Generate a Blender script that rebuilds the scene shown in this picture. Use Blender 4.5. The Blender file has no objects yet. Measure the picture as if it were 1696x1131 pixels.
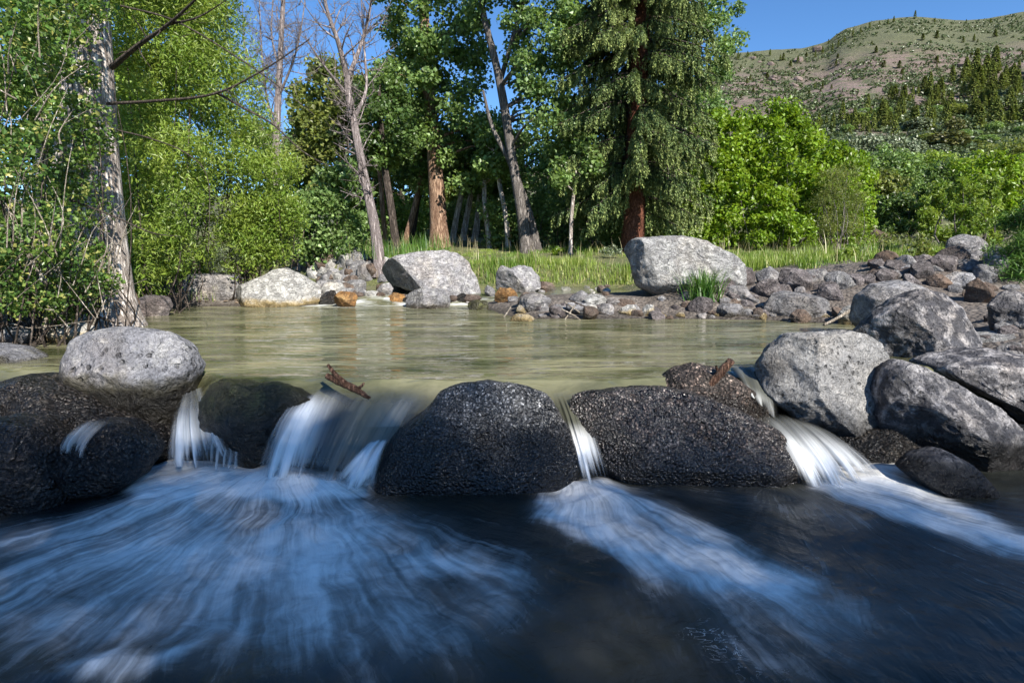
import bpy, bmesh, math, random
import numpy as np
from mathutils import Vector
random.seed(7)
rng = np.random.default_rng(11)
SC = bpy.context.scene
COL = SC.collection
R = math.radians
F = 1696 * 20 / 36.0
TH = R(8.5)
CAM = np.array([0.0, 0.0, 0.8])
LOW = -0.5           # level of the lower stream, the upper pool is z = 0
UP2 = 0.14           # level of the water upstream of the far boulders

# ------------------------------------------------------------------ helpers
def ray(px, py):
    u = (px - 848.0) / F
    v = -(py - 565.5) / F
    return np.array([u, math.cos(TH) + v * math.sin(TH), -math.sin(TH) + v * math.cos(TH)])

def at(px, py, Y):
    """the place at forward distance Y that a sight line of the survey photograph meets"""
    d = ray(px, py)
    return CAM + d * (Y / d[1])

def on_level(px, py, z):
    d = ray(px, py)
    return CAM + d * ((z - CAM[2]) / d[2])

def unit(v): return v / (np.linalg.norm(v, axis=-1, keepdims=True) + 1e-9)

def smooth(t):
    t = np.clip(t, 0, 1)
    return t * t * (3 - 2 * t)

def _hash(ix, iy, iz, seed):
    h = (ix.astype(np.int64) * 374761393 + iy.astype(np.int64) * 668265263 + iz.astype(np.int64) * 2147483647 + seed * 974634777) & 0xFFFFFFFF
    h = ((h ^ (h >> 13)) * 1274126177) & 0xFFFFFFFF
    h = h ^ (h >> 16)
    return (h & 0xFFFFFF) / float(0xFFFFFF)

def vnoise(p, seed=0):
    """value noise, -1..1; p is (N,3)"""
    i = np.floor(p).astype(np.int64)
    f = p - i
    f = f * f * f * (f * (f * 6 - 15) + 10)
    x, y, z = i[:, 0], i[:, 1], i[:, 2]
    r = 0
    for dx in (0, 1):
        wx = f[:, 0] if dx else 1 - f[:, 0]
        for dy in (0, 1):
            wy = f[:, 1] if dy else 1 - f[:, 1]
            for dz in (0, 1):
                wz = f[:, 2] if dz else 1 - f[:, 2]
                r = r + wx * wy * wz * _hash(x + dx, y + dy, z + dz, seed)
    return r * 2 - 1

def fbm(p, oct=4, seed=0, gain=.5):
    a, s, t = 1.0, 0, 0
    for o in range(oct):
        s = s + a * vnoise(p * (2.03 ** o) + o * 17.3, seed + o * 31)
        t += a
        a *= gain
    return s / t

def n2(x, y, sc, oct=4, seed=0):
    x = np.asarray(x, float); y = np.asarray(y, float)
    sh = np.broadcast(x, y).shape
    x = np.broadcast_to(x, sh).ravel(); y = np.broadcast_to(y, sh).ravel()
    return fbm(np.stack([x * sc, y * sc, x * 0 + 3.7], 1), oct, seed).reshape(sh)

def sd_poly(x, y, P):
    """signed distance in plan to polygon P, negative inside"""
    x = np.asarray(x, float); y = np.asarray(y, float)
    d = np.full(np.broadcast(x, y).shape, 1e9)
    ins = np.zeros(d.shape, bool)
    n = len(P)
    for i in range(n):
        ax, ay = P[i]; bx, by = P[(i + 1) % n]
        ex, ey = bx - ax, by - ay
        wx, wy = x - ax, y - ay
        t = np.clip((wx * ex + wy * ey) / (ex * ex + ey * ey + 1e-12), 0, 1)
        d = np.minimum(d, (wx - ex * t) ** 2 + (wy - ey * t) ** 2)
        c = ((ay > y) != (by > y)) & (x < ex * (y - ay) / ((by - ay) if by != ay else 1e-12) + ax)
        ins ^= c
    d = np.sqrt(d)
    return np.where(ins, -d, d)

def mk(name, V, Fs, mat, parent=None, origin=None, attrs=None, smooth_on=True, vec=None):
    """one mesh object from arrays; V in world space, origin = where the object's origin goes"""
    V = np.asarray(V, np.float64)
    if not isinstance(Fs, list): Fs = [Fs]
    Fs = [np.asarray(f, np.int32) for f in Fs if len(f)]
    me = bpy.data.meshes.new(name)
    if parent is not None:
        o0 = np.array(parent['_o']) if '_o' in parent else np.zeros(3)
    else:
        o0 = np.zeros(3) if origin is None else np.asarray(origin, float)
    me.vertices.add(len(V))
    me.vertices.foreach_set('co', (V - o0).astype(np.float32).ravel())
    li = np.concatenate([f.ravel() for f in Fs])
    sizes = np.concatenate([np.full(len(f), f.shape[1], np.int32) for f in Fs])
    me.loops.add(len(li)); me.loops.foreach_set('vertex_index', li)
    me.polygons.add(len(sizes))
    st = np.concatenate([[0], np.cumsum(sizes)[:-1]]).astype(np.int32)
    me.polygons.foreach_set('loop_start', st)
    me.polygons.foreach_set('use_smooth', np.full(len(sizes), smooth_on, bool))
    for k, a in (attrs or {}).items():
        at_ = me.attributes.new(k, 'FLOAT', 'POINT')
        at_.data.foreach_set('value', np.asarray(a, np.float32))
    me.update(calc_edges=True)
    me.validate()
    me.materials.append(mat)
    o = bpy.data.objects.new(name, me)
    COL.objects.link(o)
    if parent is not None: o.parent = parent
    else: o.location = o0
    return o

def tag(o, label, cat, group=None, kind=None):
    if label: o['label'] = label
    if cat: o['category'] = cat
    if group: o['group'] = group
    if kind: o['kind'] = kind
    return o

def thing(name, label, cat, loc, group=None):
    o = bpy.data.objects.new(name, None); COL.objects.link(o)
    o.empty_display_size = .1
    o.location = loc; o['_o'] = [float(v) for v in loc]
    return tag(o, label, cat, group)

# ------------------------------------------------------------------ materials
class NT:
    def __init__(s, name):
        s.m = bpy.data.materials.new(name); s.m.use_nodes = True
        s.t = s.m.node_tree; s.t.nodes.clear()
        s.out = s.n('ShaderNodeOutputMaterial')
    def n(s, typ, **kw):
        nd = s.t.nodes.new(typ)
        for k, v in kw.items():
            if k.startswith('_'):
                setattr(nd, k[1:], v)
            else:
                key = k.replace('__', ' ')
                if key.isdigit() or (key[0] == 'i' and key[1:].isdigit()):
                    sock = nd.inputs[int(key.lstrip('i'))]
                else: sock = nd.inputs[key]
                if isinstance(v, bpy.types.NodeSocket): s.t.links.new(v, sock)
                else: sock.default_value = v
        return nd
    def math(s, op, a, b=0.0, clamp=False):
        nd = s.n('ShaderNodeMath', _operation=op, i0=a, i1=b); nd.use_clamp = clamp
        return nd.outputs[0]
    def mix(s, f, a, b, blend='MIX'):
        nd = s.n('ShaderNodeMix', _data_type='RGBA', _blend_type=blend)
        for i, v in ((0, f), (6, a), (7, b)):
            if isinstance(v, bpy.types.NodeSocket): s.t.links.new(v, nd.inputs[i])
            else: nd.inputs[i].default_value = v if i == 0 else (tuple(v) + (1,) if len(v) == 3 else v)
        return nd.outputs[2]
    def rng(s, v, a, b, c=0.0, d=1.0):
        nd = s.n('ShaderNodeMapRange'); nd.clamp = True
        s.t.links.new(v, nd.inputs[0])
        for i, q in enumerate((a, b, c, d)): nd.inputs[1 + i].default_value = q
        return nd.outputs[0]
    def noise(s, vec, scale, detail=4, rough=.55, dist=0.0):
        return s.n('ShaderNodeTexNoise', Vector=vec, Scale=scale, Detail=detail, Roughness=rough, Distortion=dist).outputs[0]
    def scale(s, vec, xyz):
        return s.n('ShaderNodeVectorMath', _operation='MULTIPLY', i0=vec, i1=xyz).outputs[0]
    def surf(s, sh): s.t.links.new(sh, s.out.inputs[0]); return s.m

def rgb(r, g, b): return (r, g, b, 1)

def rockmat(name, c1, c2, c3, pits=0.0, pit_scale=14, rough=.85, bump=.5, wet=None, wetcol=None, stain=None, fine=45, patch=(.5, .68), spec=.3, grain=0, wetsoft=.07, crack_amt=.5):
    """c1/c2 body, c3 lichen or mineral patches; wet = world height of the soaked line"""
    t = NT(name)
    oc = t.n('ShaderNodeTexCoord').outputs['Object']
    oi = t.n('ShaderNodeObjectInfo').outputs['Random']
    off = t.n('ShaderNodeVectorMath', _operation='ADD', i0=oc, i1=t.n('ShaderNodeCombineXYZ', X=t.math('MULTIPLY', oi, 37), Y=t.math('MULTIPLY', oi, 11), Z=0.0).outputs[0]).outputs[0]
    big = t.noise(off, 2.4, 6, .6, .4)
    mid = t.noise(off, 9, 8, .65, .2)
    fin = t.noise(off, fine, 5, .7)
    col = t.mix(t.rng(big, .35, .65), c1, c2)
    col = t.mix(t.rng(mid, patch[0], patch[1]), col, c3)
    crack = t.math('ABSOLUTE', t.math('SUBTRACT', t.noise(t.scale(off, (1.6, 1.0, 3.0)), 2.6, 7, .62, 1.2), .5))
    col = t.mix(t.rng(crack, .0, .03, crack_amt, 0), col, (.06, .055, .05))
    col = t.mix(t.rng(fin, .3, .72), t.n('ShaderNodeHueSaturation', Color=col, Value=.5).outputs[0], t.n('ShaderNodeHueSaturation', Color=col, Value=1.22).outputs[0])
    h = t.math('ADD', t.math('MULTIPLY', mid, .7), t.math('MULTIPLY', fin, .25))
    h = t.math('ADD', h, t.rng(crack, .0, .05, -.4 * crack_amt, 0))
    # cracks and pits of the stone itself
    if pits > 0:
        vo = t.n('ShaderNodeTexVoronoi', Vector=off, Scale=pit_scale, Randomness=1.0)
        jit = t.noise(off, pit_scale * 2.2, 3)
        dd = t.math('ADD', vo.outputs['Distance'], t.math('MULTIPLY', t.math('SUBTRACT', jit, .5), .35))
        where = t.rng(t.noise(off, 3.1, 3), .42, .6)
        pit = t.math('MULTIPLY', t.rng(dd, .16, .32, 1, 0), where)
        col = t.mix(t.math('MULTIPLY', pit, pits * .8), col, (.03, .027, .025))
        h = t.math('SUBTRACT', h, t.math('MULTIPLY', pit, pits * .5))
    if grain > 0:
        vn = t.n('ShaderNodeTexVoronoi', Vector=t.n('ShaderNodeVectorMath', _operation='ADD', i0=off, i1=t.scale(t.n('ShaderNodeTexNoise', Vector=off, Scale=grain * .8, Detail=3.0).outputs[1], (.02, .02, .02))).outputs[0], Scale=grain, Randomness=1.0)
        vg = vn.outputs['Distance']
        cell = t.n('ShaderNodeSeparateXYZ', Vector=vn.outputs['Color']).outputs[0]
        h = t.math('SUBTRACT', t.math('MULTIPLY', h, .8), t.math('MULTIPLY', vg, t.rng(cell, 0, 1, .25, .8)))
        col = t.mix(t.rng(vg, .2, .55), col, t.n('ShaderNodeHueSaturation', Color=col, Value=.3).outputs[0])
        col = t.n('ShaderNodeHueSaturation', Color=col, Value=t.rng(t.math('POWER', cell, 3.0), 0, 1, .5, 3.4)).outputs[0]  # uneven pebble tone; the brightest cells paint wet glints into the colour
    col = t.mix(t.rng(t.noise(off, 1.5, 5, .6), .48, .72, 0, .55), col, t.mix(1.0, col, (1.12, .93, .70), 'MULTIPLY'))
    stn = t.noise(t.scale(off, (5.0, 5.0, .9)), 1.4, 5, .6, .3)
    col = t.mix(t.rng(stn, .52, .7, 0, .6), col, t.n('ShaderNodeHueSaturation', Color=col, Value=.4).outputs[0])
    val = t.math('ADD', t.math('MULTIPLY', oi, .42), .70)
    col = t.n('ShaderNodeHueSaturation', Color=col, Value=val).outputs[0]
    rg = t.rng(mid, .2, .8, rough - .08, rough + .1)
    if wet is not None:
        z = t.n('ShaderNodeSeparateXYZ', Vector=t.n('ShaderNodeNewGeometry').outputs['Position']).outputs['Z']
        zz = t.math('SUBTRACT', z, t.math('MULTIPLY', t.math('SUBTRACT', mid, .5), .22))
        zz = t.math('SUBTRACT', zz, t.math('MULTIPLY', t.math('SUBTRACT', big, .5), .3))
        if stain:
            col = t.mix(t.rng(zz, wet + .04, wet + .13, .85, 0), col, stain)
        w = t.rng(zz, wet, wet + wetsoft, 1, 0)
        dark = wetcol if wetcol else (.02, .018, .015)
        dk = t.mix(t.rng(fin, .35, .7), (dark[0] * .5, dark[1] * .5, dark[2] * .5), (dark[0] * 1.6, dark[1] * 1.6, dark[2] * 1.6))
        col = t.mix(t.math('MULTIPLY', w, .93), col, dk)
        rg = t.n('ShaderNodeMix', i0=w, i2=rg, i3=.3).outputs[0]
    broad = t.math('ADD', big, t.math('MULTIPLY', t.math('ABSOLUTE', t.math('SUBTRACT', t.noise(off, 5, 5, .6, .8), .5)), 1.6))
    bp0 = t.n('ShaderNodeBump', Strength=min(1, bump), Distance=.14, Height=broad).outputs[0]
    bp = t.n('ShaderNodeBump', Strength=bump, Distance=.075, Height=h, Normal=bp0).outputs[0]
    p = t.n('ShaderNodeBsdfPrincipled', Base__Color=col, Roughness=rg, Normal=bp)
    p.inputs['Specular IOR Level'].default_value = spec
    return t.surf(p.outputs[0])

def leafmat(name, a, b, c=None, trans=.45, rough=.42, spec=.45):
    t = NT(name)
    r = t.n('ShaderNodeAttribute', _attribute_name='rnd').outputs['Fac']
    k = t.n('ShaderNodeAttribute', _attribute_name='clump').outputs['Fac']
    col = t.mix(t.rng(k, .15, .85), a, b)
    col = t.mix(t.rng(r, .8, 1.0), col, c or b)
    col = t.n('ShaderNodeHueSaturation', Color=col, Hue=t.rng(r, 0, 1, .485, .515), Value=t.rng(r, 0, 1, .7, 1.3)).outputs[0]
    p = t.n('ShaderNodeBsdfPrincipled', Base__Color=col, Roughness=rough)
    p.inputs['Specular IOR Level'].default_value = spec
    tr = t.n('ShaderNodeBsdfTranslucent', Color=t.mix(.45, col, t.mix(1.0, col, (1.5, 1.5, .35), 'MULTIPLY')))
    return t.surf(t.n('ShaderNodeMixShader', i0=trans, i1=p.outputs[0], i2=tr.outputs[0]).outputs[0])

def barkmat(name, dark, light, fis=(9, 9, 1.1), bump=.9, rough=.9, patch=None):
    t = NT(name)
    oc = t.n('ShaderNodeTexCoord').outputs['Object']
    v = t.scale(oc, fis)
    a = t.noise(v, 1.6, 6, .65, .6)
    b = t.noise(v, 6, 4, .6)
    big = t.noise(oc, 1.3, 3)
    rid = t.math('ABSOLUTE', t.math('SUBTRACT', a, .5))
    f = t.rng(rid, .0, .1)
    col = t.mix(f, dark, t.mix(t.rng(b, .3, .7), tuple(.6 * l + .4 * d for l, d in zip(light, dark)), light))
    if patch: col = t.mix(t.rng(big, .5, .6), col, patch)
    h = t.math('ADD', t.math('MULTIPLY', f, .6), t.math('MULTIPLY', b, .4))
    p = t.n('ShaderNodeBsdfPrincipled', Base__Color=col, Roughness=rough, Normal=t.n('ShaderNodeBump', Strength=bump, Distance=.04, Height=h).outputs[0])
    p.inputs['Specular IOR Level'].default_value = .2
    return t.surf(p.outputs[0])

M = {}
# stones
M['pale'] = rockmat('pale_granite', (.46, .45, .44), (.30, .295, .295), (.58, .57, .55), rough=.85, bump=.7, wet=-5, patch=(.48, .6))
M['pale_pool'] = rockmat('pale_granite_at_pool', (.47, .455, .43), (.32, .31, .295), (.58, .565, .53), bump=.75, wet=.0, wetcol=(.10, .075, .035), stain=(.30, .21, .07), patch=(.48, .6))
M['grey'] = rockmat('grey_andesite', (.33, .32, .325), (.21, .205, .215), (.48, .465, .45), pits=.5, pit_scale=16, bump=.8)
M['grey_pool'] = rockmat('grey_andesite_at_pool', (.34, .325, .33), (.22, .215, .225), (.5, .485, .46), pits=.3, bump=.75, wet=.01, wetcol=(.05, .04, .028))
M['mauve'] = rockmat('mauve_basalt', (.205, .178, .176), (.125, .106, .107), (.34, .305, .298), pits=.7, pit_scale=22, bump=.9)
M['brown'] = rockmat('brown_sandstone', (.17, .12, .09), (.11, .08, .065), (.25, .2, .165), bump=.7, wet=.0, wetcol=(.04, .028, .018))
M['orange'] = rockmat('orange_iron_stone', (.33, .17, .055), (.20, .10, .035), (.42, .27, .12), bump=.7, wet=.0, wetcol=(.08, .04, .015))
M['pitted'] = rockmat('pitted_pale_basalt', (.38, .37, .36), (.25, .245, .245), (.52, .50, .48), pits=1.0, pit_scale=20, bump=1.0, wet=-.36, wetcol=(.022, .019, .017), wetsoft=.22, crack_amt=0)
M['boulderA'] = rockmat('river_worn_boulder', (.33, .325, .34), (.22, .22, .245), (.46, .45, .44), pits=.9, pit_scale=15, bump=.9, wet=-.07, wetcol=(.016, .014, .012), stain=(.10, .085, .04), wetsoft=.14, crack_amt=0)
M['speckled'] = rockmat('speckled_wet_boulder', (.11, .108, .11), (.06, .058, .06), (.34, .34, .35), rough=.38, bump=1.0, wet=-.22, wetcol=(.012, .011, .01), spec=.8, grain=62, patch=(.4, .62), wetsoft=.2, crack_amt=0)
M['pebbly'] = rockmat('pebbly_wet_boulder', (.115, .088, .074), (.065, .05, .042), (.22, .185, .165), rough=.3, bump=1.0, wet=-.44, wetcol=(.02, .016, .013), spec=.9, grain=56, patch=(.45, .66), wetsoft=.15, crack_amt=0)
M['pebbly_dry'] = rockmat('pebbly_brown_dry_rock', (.21, .155, .125), (.13, .095, .08), (.32, .26, .22), rough=.6, bump=1.0, wet=-.12, wetcol=(.02, .016, .013), grain=50, spec=.4, crack_amt=0)
M['wet'] = rockmat('soaked_black_rock', (.045, .036, .03), (.024, .02, .017), (.095, .078, .06), rough=.36, bump=1.0, spec=.6, grain=46)
M['mossy'] = rockmat('moss_filmed_rock', (.065, .062, .022), (.03, .026, .014), (.13, .135, .035), rough=.36, bump=.8, spec=.5, wet=-.17, wetcol=(.014, .012, .01), wetsoft=.2, crack_amt=.12)
M['frosted'] = rockmat('dark_boulder_with_pale_crust', (.12, .118, .13), (.075, .072, .08), (.5, .475, .475), pits=.6, pit_scale=26, bump=1.0, rough=.6, patch=(.47, .6), wet=-.36, wetcol=(.012, .011, .01), wetsoft=.15, crack_amt=.12)
# bark
M['bark_pale'] = barkmat('pale_cottonwood_bark', (.2, .16, .135), (.74, .67, .61), (13, 13, 1.6))
M['bark_grey'] = barkmat('grey_bark', (.07, .06, .055), (.27, .24, .22), (12, 12, 1.4))
M['bark_dark'] = barkmat('dark_bark', (.03, .024, .02), (.12, .095, .08), (12, 12, 1.5))
M['bark_dead'] = barkmat('weathered_dead_wood', (.15, .12, .115), (.40, .345, .335), (14, 14, .8))
M['bark_orange'] = barkmat('orange_brown_bark', (.11, .055, .035), (.43, .29, .20), (11, 11, 1.0))
M['bark_red'] = barkmat('red_spruce_bark', (.07, .025, .016), (.25, .10, .06), (14, 14, 5))
M['bark_twig'] = barkmat('brown_twig', (.05, .038, .03), (.16, .13, .11), (20, 20, 4))
M['drift'] = barkmat('wet_driftwood', (.035, .016, .01), (.26, .15, .105), (34, 34, 3), rough=.45)
M['straw'] = barkmat('dry_stick', (.30, .24, .18), (.6, .54, .46), (30, 30, 3))
# leaves
M['lf_cotton'] = leafmat('cottonwood_leaf', (0.109, 0.176, 0.051), (0.178, 0.268, 0.078), (0.287, 0.365, 0.137))
M['lf_cotton2'] = leafmat('silvery_cottonwood_leaf', (0.101, 0.172, 0.05), (0.169, 0.258, 0.082), (0.254, 0.328, 0.156))
M['lf_dark'] = leafmat('dark_leaf', (0.05, 0.094, 0.025), (0.102, 0.166, 0.04), (0.18, 0.234, 0.072))
M['lf_willow'] = leafmat('willow_leaf', (0.136, 0.216, 0.028), (0.217, 0.291, 0.042), (0.313, 0.354, 0.11), trans=.45)
M['lf_near'] = leafmat('glossy_alder_leaf', (0.07, 0.136, 0.03), (0.132, 0.225, 0.043), (0.366, 0.32, 0.108), rough=.35, spec=.5)
M['lf_oak'] = leafmat('fresh_oak_leaf', (0.125, 0.208, 0.013), (0.191, 0.283, 0.02), (0.24, 0.324, 0.039), trans=.45)
M['lf_sage'] = leafmat('grey_sage_leaf', (.11, .14, .08), (.15, .18, .10), (.19, .21, .14), trans=.2)
M['lf_olive'] = leafmat('olive_shrub_leaf', (0.105, 0.14, 0.033), (0.176, 0.211, 0.052), (0.281, 0.265, 0.078))
M['lf_juniper'] = leafmat('juniper_leaf', (.075, .085, .022), (.115, .115, .03), (.14, .12, .05), trans=.15)
M['lf_spruce'] = leafmat('spruce_needle', (0.068, 0.113, 0.037), (0.185, 0.228, 0.07), (0.293, 0.311, 0.1), trans=.15, rough=.55)
M['lf_conifer'] = leafmat('hillside_conifer_needle', (0.114, 0.157, 0.044), (0.212, 0.242, 0.055), (0.255, 0.267, 0.068), trans=.1)
M['lf_scrub'] = leafmat('hillside_scrub_leaf', (0.05, 0.075, 0.025), (0.085, 0.115, 0.038), (0.12, 0.138, 0.063), trans=.15)
M['lf_grass'] = leafmat('green_grass', (.10, .19, .02), (.21, .29, .05), (.42, .39, .17), trans=.4)
M['lf_grass2'] = leafmat('lush_grass_blade', (.05, .13, .018), (.10, .19, .03), (.2, .26, .08), trans=.35)
M['straw_leaf'] = leafmat('dry_seed_stalk', (.30, .26, .13), (.40, .34, .19), (.5, .44, .28), trans=.2)
M['lf_litter'] = leafmat('dry_leaf_litter', (.12, .08, .05), (.2, .14, .1), (.3, .24, .18), trans=.1)

def groundmat():
    t = NT('bank_soil_and_gravel')
    pos = t.n('ShaderNodeNewGeometry').outputs['Position']
    sep = t.n('ShaderNodeSeparateXYZ', Vector=pos)
    a = t.noise(pos, 1.1, 6, .6); b = t.noise(pos, 7, 6, .65); c = t.noise(pos, 40, 3, .6)
    gravel = t.mix(t.rng(b, .35, .65), (.07, .055, .045), (.17, .145, .125))
    turf = t.mix(t.rng(b, .35, .65), (.06, .085, .02), (.15, .14, .055))
    far = t.rng(t.math('ADD', sep.outputs['Y'], t.math('MULTIPLY', a, 3)), 11.6, 13.4)
    col = t.mix(far, gravel, turf)
    col = t.mix(t.rng(c, .4, .7), t.n('ShaderNodeHueSaturation', Color=col, Value=.6).outputs[0], t.n('ShaderNodeHueSaturation', Color=col, Value=1.25).outputs[0])
    wet = t.rng(t.math('ADD', sep.outputs['Z'], t.math('MULTIPLY', b, .06)), .03, .1, 1, 0)
    wet = t.math('MULTIPLY', wet, t.rng(sep.outputs['Y'], 14, 16, 1, 0))
    col = t.mix(t.math('MULTIPLY', wet, .75), col, (.025, .02, .014))
    vo = t.n('ShaderNodeTexVoronoi', Vector=pos, Scale=22.0).outputs['Distance']
    h = t.math('ADD', b, t.math('MULTIPLY', vo, -.6))
    p = t.n('ShaderNodeBsdfPrincipled', Base__Color=col, Roughness=t.rng(wet, 0, 1, .95, .5), Normal=t.n('ShaderNodeBump', Strength=.8, Distance=.06, Height=h).outputs[0])
    return t.surf(p.outputs[0])
M['ground'] = groundmat()

def hillmat():
    t = NT('rocky_hillside')
    pos = t.n('ShaderNodeNewGeometry').outputs['Position']
    sep = t.n('ShaderNodeSeparateXYZ', Vector=pos)
    a = t.noise(pos, .035, 6, .6, .3); b = t.noise(t.scale(pos, (.6, .6, 1.6)), .16, 8, .7, .5); c = t.noise(pos, .9, 5, .7)
    scree = t.mix(t.rng(c, .3, .7), (.105, .074, .062), (.20, .15, .128))
    scrub = t.mix(t.rng(c, .35, .65), (.045, .055, .022), (.10, .11, .05))
    grassy = t.mix(t.rng(c, .35, .65), (.058, .066, .028), (.10, .103, .05))
    high = t.rng(t.math('ADD', sep.outputs['Z'], t.math('MULTIPLY', a, 26)), 32, 54)
    top = t.rng(t.math('ADD', sep.outputs['Z'], t.math('MULTIPLY', a, 30)), 96, 112)
    f = t.math('MULTIPLY', t.rng(b, .40, .50), t.rng(high, 0, 1, .22, 1.0))
    col = t.mix(f, scrub, scree)
    col = t.mix(top, col, grassy)
    h = t.math('ADD', b, t.math('MULTIPLY', c, .3))
    p = t.n('ShaderNodeBsdfPrincipled', Base__Color=col, Roughness=.95, Normal=t.n('ShaderNodeBump', Strength=.9, Distance=3.0, Height=h).outputs[0])
    return t.surf(p.outputs[0])
M['hill'] = hillmat()

def poolmat():
    t = NT('clear_shallow_pool_water')
    pos = t.n('ShaderNodeNewGeometry').outputs['Position']
    foam = t.n('ShaderNodeAttribute', _attribute_name='foam').outputs['Fac']
    v = t.scale(pos, (.55, 1.9, 0.0))
    a = t.noise(v, 1.5, 4, .55, .5)
    b = t.noise(t.scale(pos, (1.6, 7.0, 0.0)), 1.6, 3, .5, .4)
    bed = t.noise(t.scale(pos, (.7, 1.5, 1.0)), 1.3, 6, .62, .5)
    col = t.mix(t.rng(bed, .35, .65), (.038, .044, .016), (.19, .18, .108))
    drop = t.n('ShaderNodeAttribute', _attribute_name='drop').outputs['Fac']
    col = t.mix(drop, col, t.mix(t.rng(t.noise(t.scale(pos, (3.0, 1.0, 1.0)), 3, 5, .6), .4, .7), (.010, .009, .007), (.045, .043, .018)))
    col = t.mix(foam, col, (.72, .74, .74))
    h = t.math('ADD', a, t.math('MULTIPLY', b, .35))
    p = t.n('ShaderNodeBsdfPrincipled', Base__Color=col, Roughness=t.rng(foam, 0, 1, .05, .55), IOR=1.6, Normal=t.n('ShaderNodeBump', Strength=.8, Distance=.13, Height=h).outputs[0])
    return t.surf(p.outputs[0])
M['pool'] = poolmat()

def whitemat():
    t = NT('dark_stream_water_with_white_foam')
    foam = t.n('ShaderNodeAttribute', _attribute_name='foam').outputs['Fac']
    alp = t.n('ShaderNodeAttribute', _attribute_name='alpha').outputs['Fac']
    tint = t.n('ShaderNodeAttribute', _attribute_name='tint').outputs['Fac']
    pos = t.n('ShaderNodeNewGeometry').outputs['Position']
    base = t.mix(tint, (.014, .017, .017), (.16, .15, .055))
    col = t.mix(t.rng(foam, 0, .95), base, (.70, .71, .71))
    h = t.noise(pos, 14, 3, .6)
    p = t.n('ShaderNodeBsdfPrincipled', Base__Color=col, Roughness=t.rng(foam, 0, .5, .17, .75), IOR=1.33, Alpha=alp, Normal=t.n('ShaderNodeBump', Strength=.12, Distance=.03, Height=h).outputs[0])
    return t.surf(p.outputs[0])
M['white'] = whitemat()

def streammat():
    t = NT('dark_stream_with_fanned_foam')
    A = lambda n: t.n('ShaderNodeAttribute', _attribute_name=n).outputs['Fac']
    pos = t.n('ShaderNodeNewGeometry').outputs['Position']
    dens = A('foam'); n = None
    for i in range(3):
        v = t.n('ShaderNodeCombineXYZ', X=t.math('MULTIPLY', A('th%d' % i), 5.0), Y=t.math('MULTIPLY', A('rr%d' % i), 1.0), Z=i * 7.3).outputs[0]
        a = t.noise(v, 1.6, 3, .5, .25); f = t.noise(t.scale(v, (4.5, 1.2, 1)), 1.5, 5, .58, .35)
        q = t.math('MULTIPLY', t.math('ADD', t.math('MULTIPLY', a, .48), t.math('MULTIPLY', f, .52)), A('ww%d' % i))
        n = q if n is None else t.math('ADD', n, q)
    boil = t.noise(pos, 7, 7, .68, 1.4)
    n = t.math('ADD', t.math('MULTIPLY', n, .74), t.math('MULTIPLY', boil, .26))
    n = t.math('ADD', t.math('MULTIPLY', t.math('SUBTRACT', n, .5), 1.6), .5)
    lo = t.math('SUBTRACT', .63, t.math('MULTIPLY', dens, .56))
    k = t.n('ShaderNodeMapRange', Value=n); k.clamp = True; k.interpolation_type = 'SMOOTHSTEP'
    t.t.links.new(lo, k.inputs[1]); t.t.links.new(t.math('ADD', lo, .50), k.inputs[2])
    foam = t.math('MULTIPLY', k.outputs[0], t.math('ADD', t.math('MULTIPLY', dens, .55), .45))
    veil = t.math('MULTIPLY', t.math('MULTIPLY', t.math('POWER', dens, 1.6), .62), t.rng(t.noise(pos, 2.2, 5, .6, .6), .3, .7, .35, 1.0))
    foam = t.math('ADD', foam, t.math('MULTIPLY', veil, t.math('SUBTRACT', 1.0, foam)))
    rid = t.math('ABSOLUTE', t.math('SUBTRACT', t.noise(t.scale(pos, (1, 1.6, 1)), 10, 4, .6, 1.2), .5))
    spk = t.math('MULTIPLY', t.rng(rid, .0, .012, 1, 0), t.math('MULTIPLY', t.rng(t.noise(pos, 3.5, 3, .6), .52, .64), A('spark_paint')))  # thin sparkle lines: glints of light painted white into the water colour
    foam = t.math('ADD', foam, t.math('MULTIPLY', spk, t.math('SUBTRACT', 1.0, foam)))
    base = t.mix(t.rng(t.noise(pos, 1.3, 4), .35, .65), (.010, .012, .012), (.024, .026, .02))
    col = t.mix(foam, base, (.92, .885, .82))
    h = t.math('ADD', t.math('MULTIPLY', n, 1.0), t.math('MULTIPLY', t.noise(pos, 9, 3, .6), .4))
    p = t.n('ShaderNodeBsdfPrincipled', Base__Color=col, Roughness=t.rng(foam, 0, .5, .16, .8), IOR=1.33, Normal=t.n('ShaderNodeBump', Strength=.35, Distance=.05, Height=h).outputs[0])
    return t.surf(p.outputs[0])
M['stream'] = streammat()

# ------------------------------------------------------------------ terrain
POOL = [(-4.3, 3.2), (-4.3, 5.1), (-4.9, 7.2), (-5.3, 9.2), (-3.3, 9.3), (-2.8, 10.2), (-0.9, 10.2), (-0.2, 8.2), (0.1, 7.35), (2, 7.35), (3.3, 7.2), (4.25, 6.6), (3.8, 5), (3.5, 3.2)]
LOWP = [(-5.2, -4), (-4.8, 3.9), (3.3, 3.9), (4.4, 3.3), (5.4, 2.7), (8, 1.6), (9, -4)]
UPP = [(-4.6, 9.8), (-0.9, 9.6), (0.2, 9.3), (2.4, 9.9), (2.3, 12.0), (-0.6, 12.2), (-4.6, 13.6), (-8, 16), (-9, 14.5), (-5.4, 11)]
SKY_PX = [-400, 300, 700, 1000, 1100, 1205, 1260, 1330, 1372, 1400, 1440, 1480, 1520, 1590, 1640, 1696, 1900, 2600]
SKY_PY = [330, 330, 330, 240, 160, 86, 84, 80, 68, 48, 38, 32, 29, 34, 31, 21, 0, -40]
def _el(px, py):
    d = ray(px, py); return d[0] / d[1], d[2] / d[1]
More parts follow.
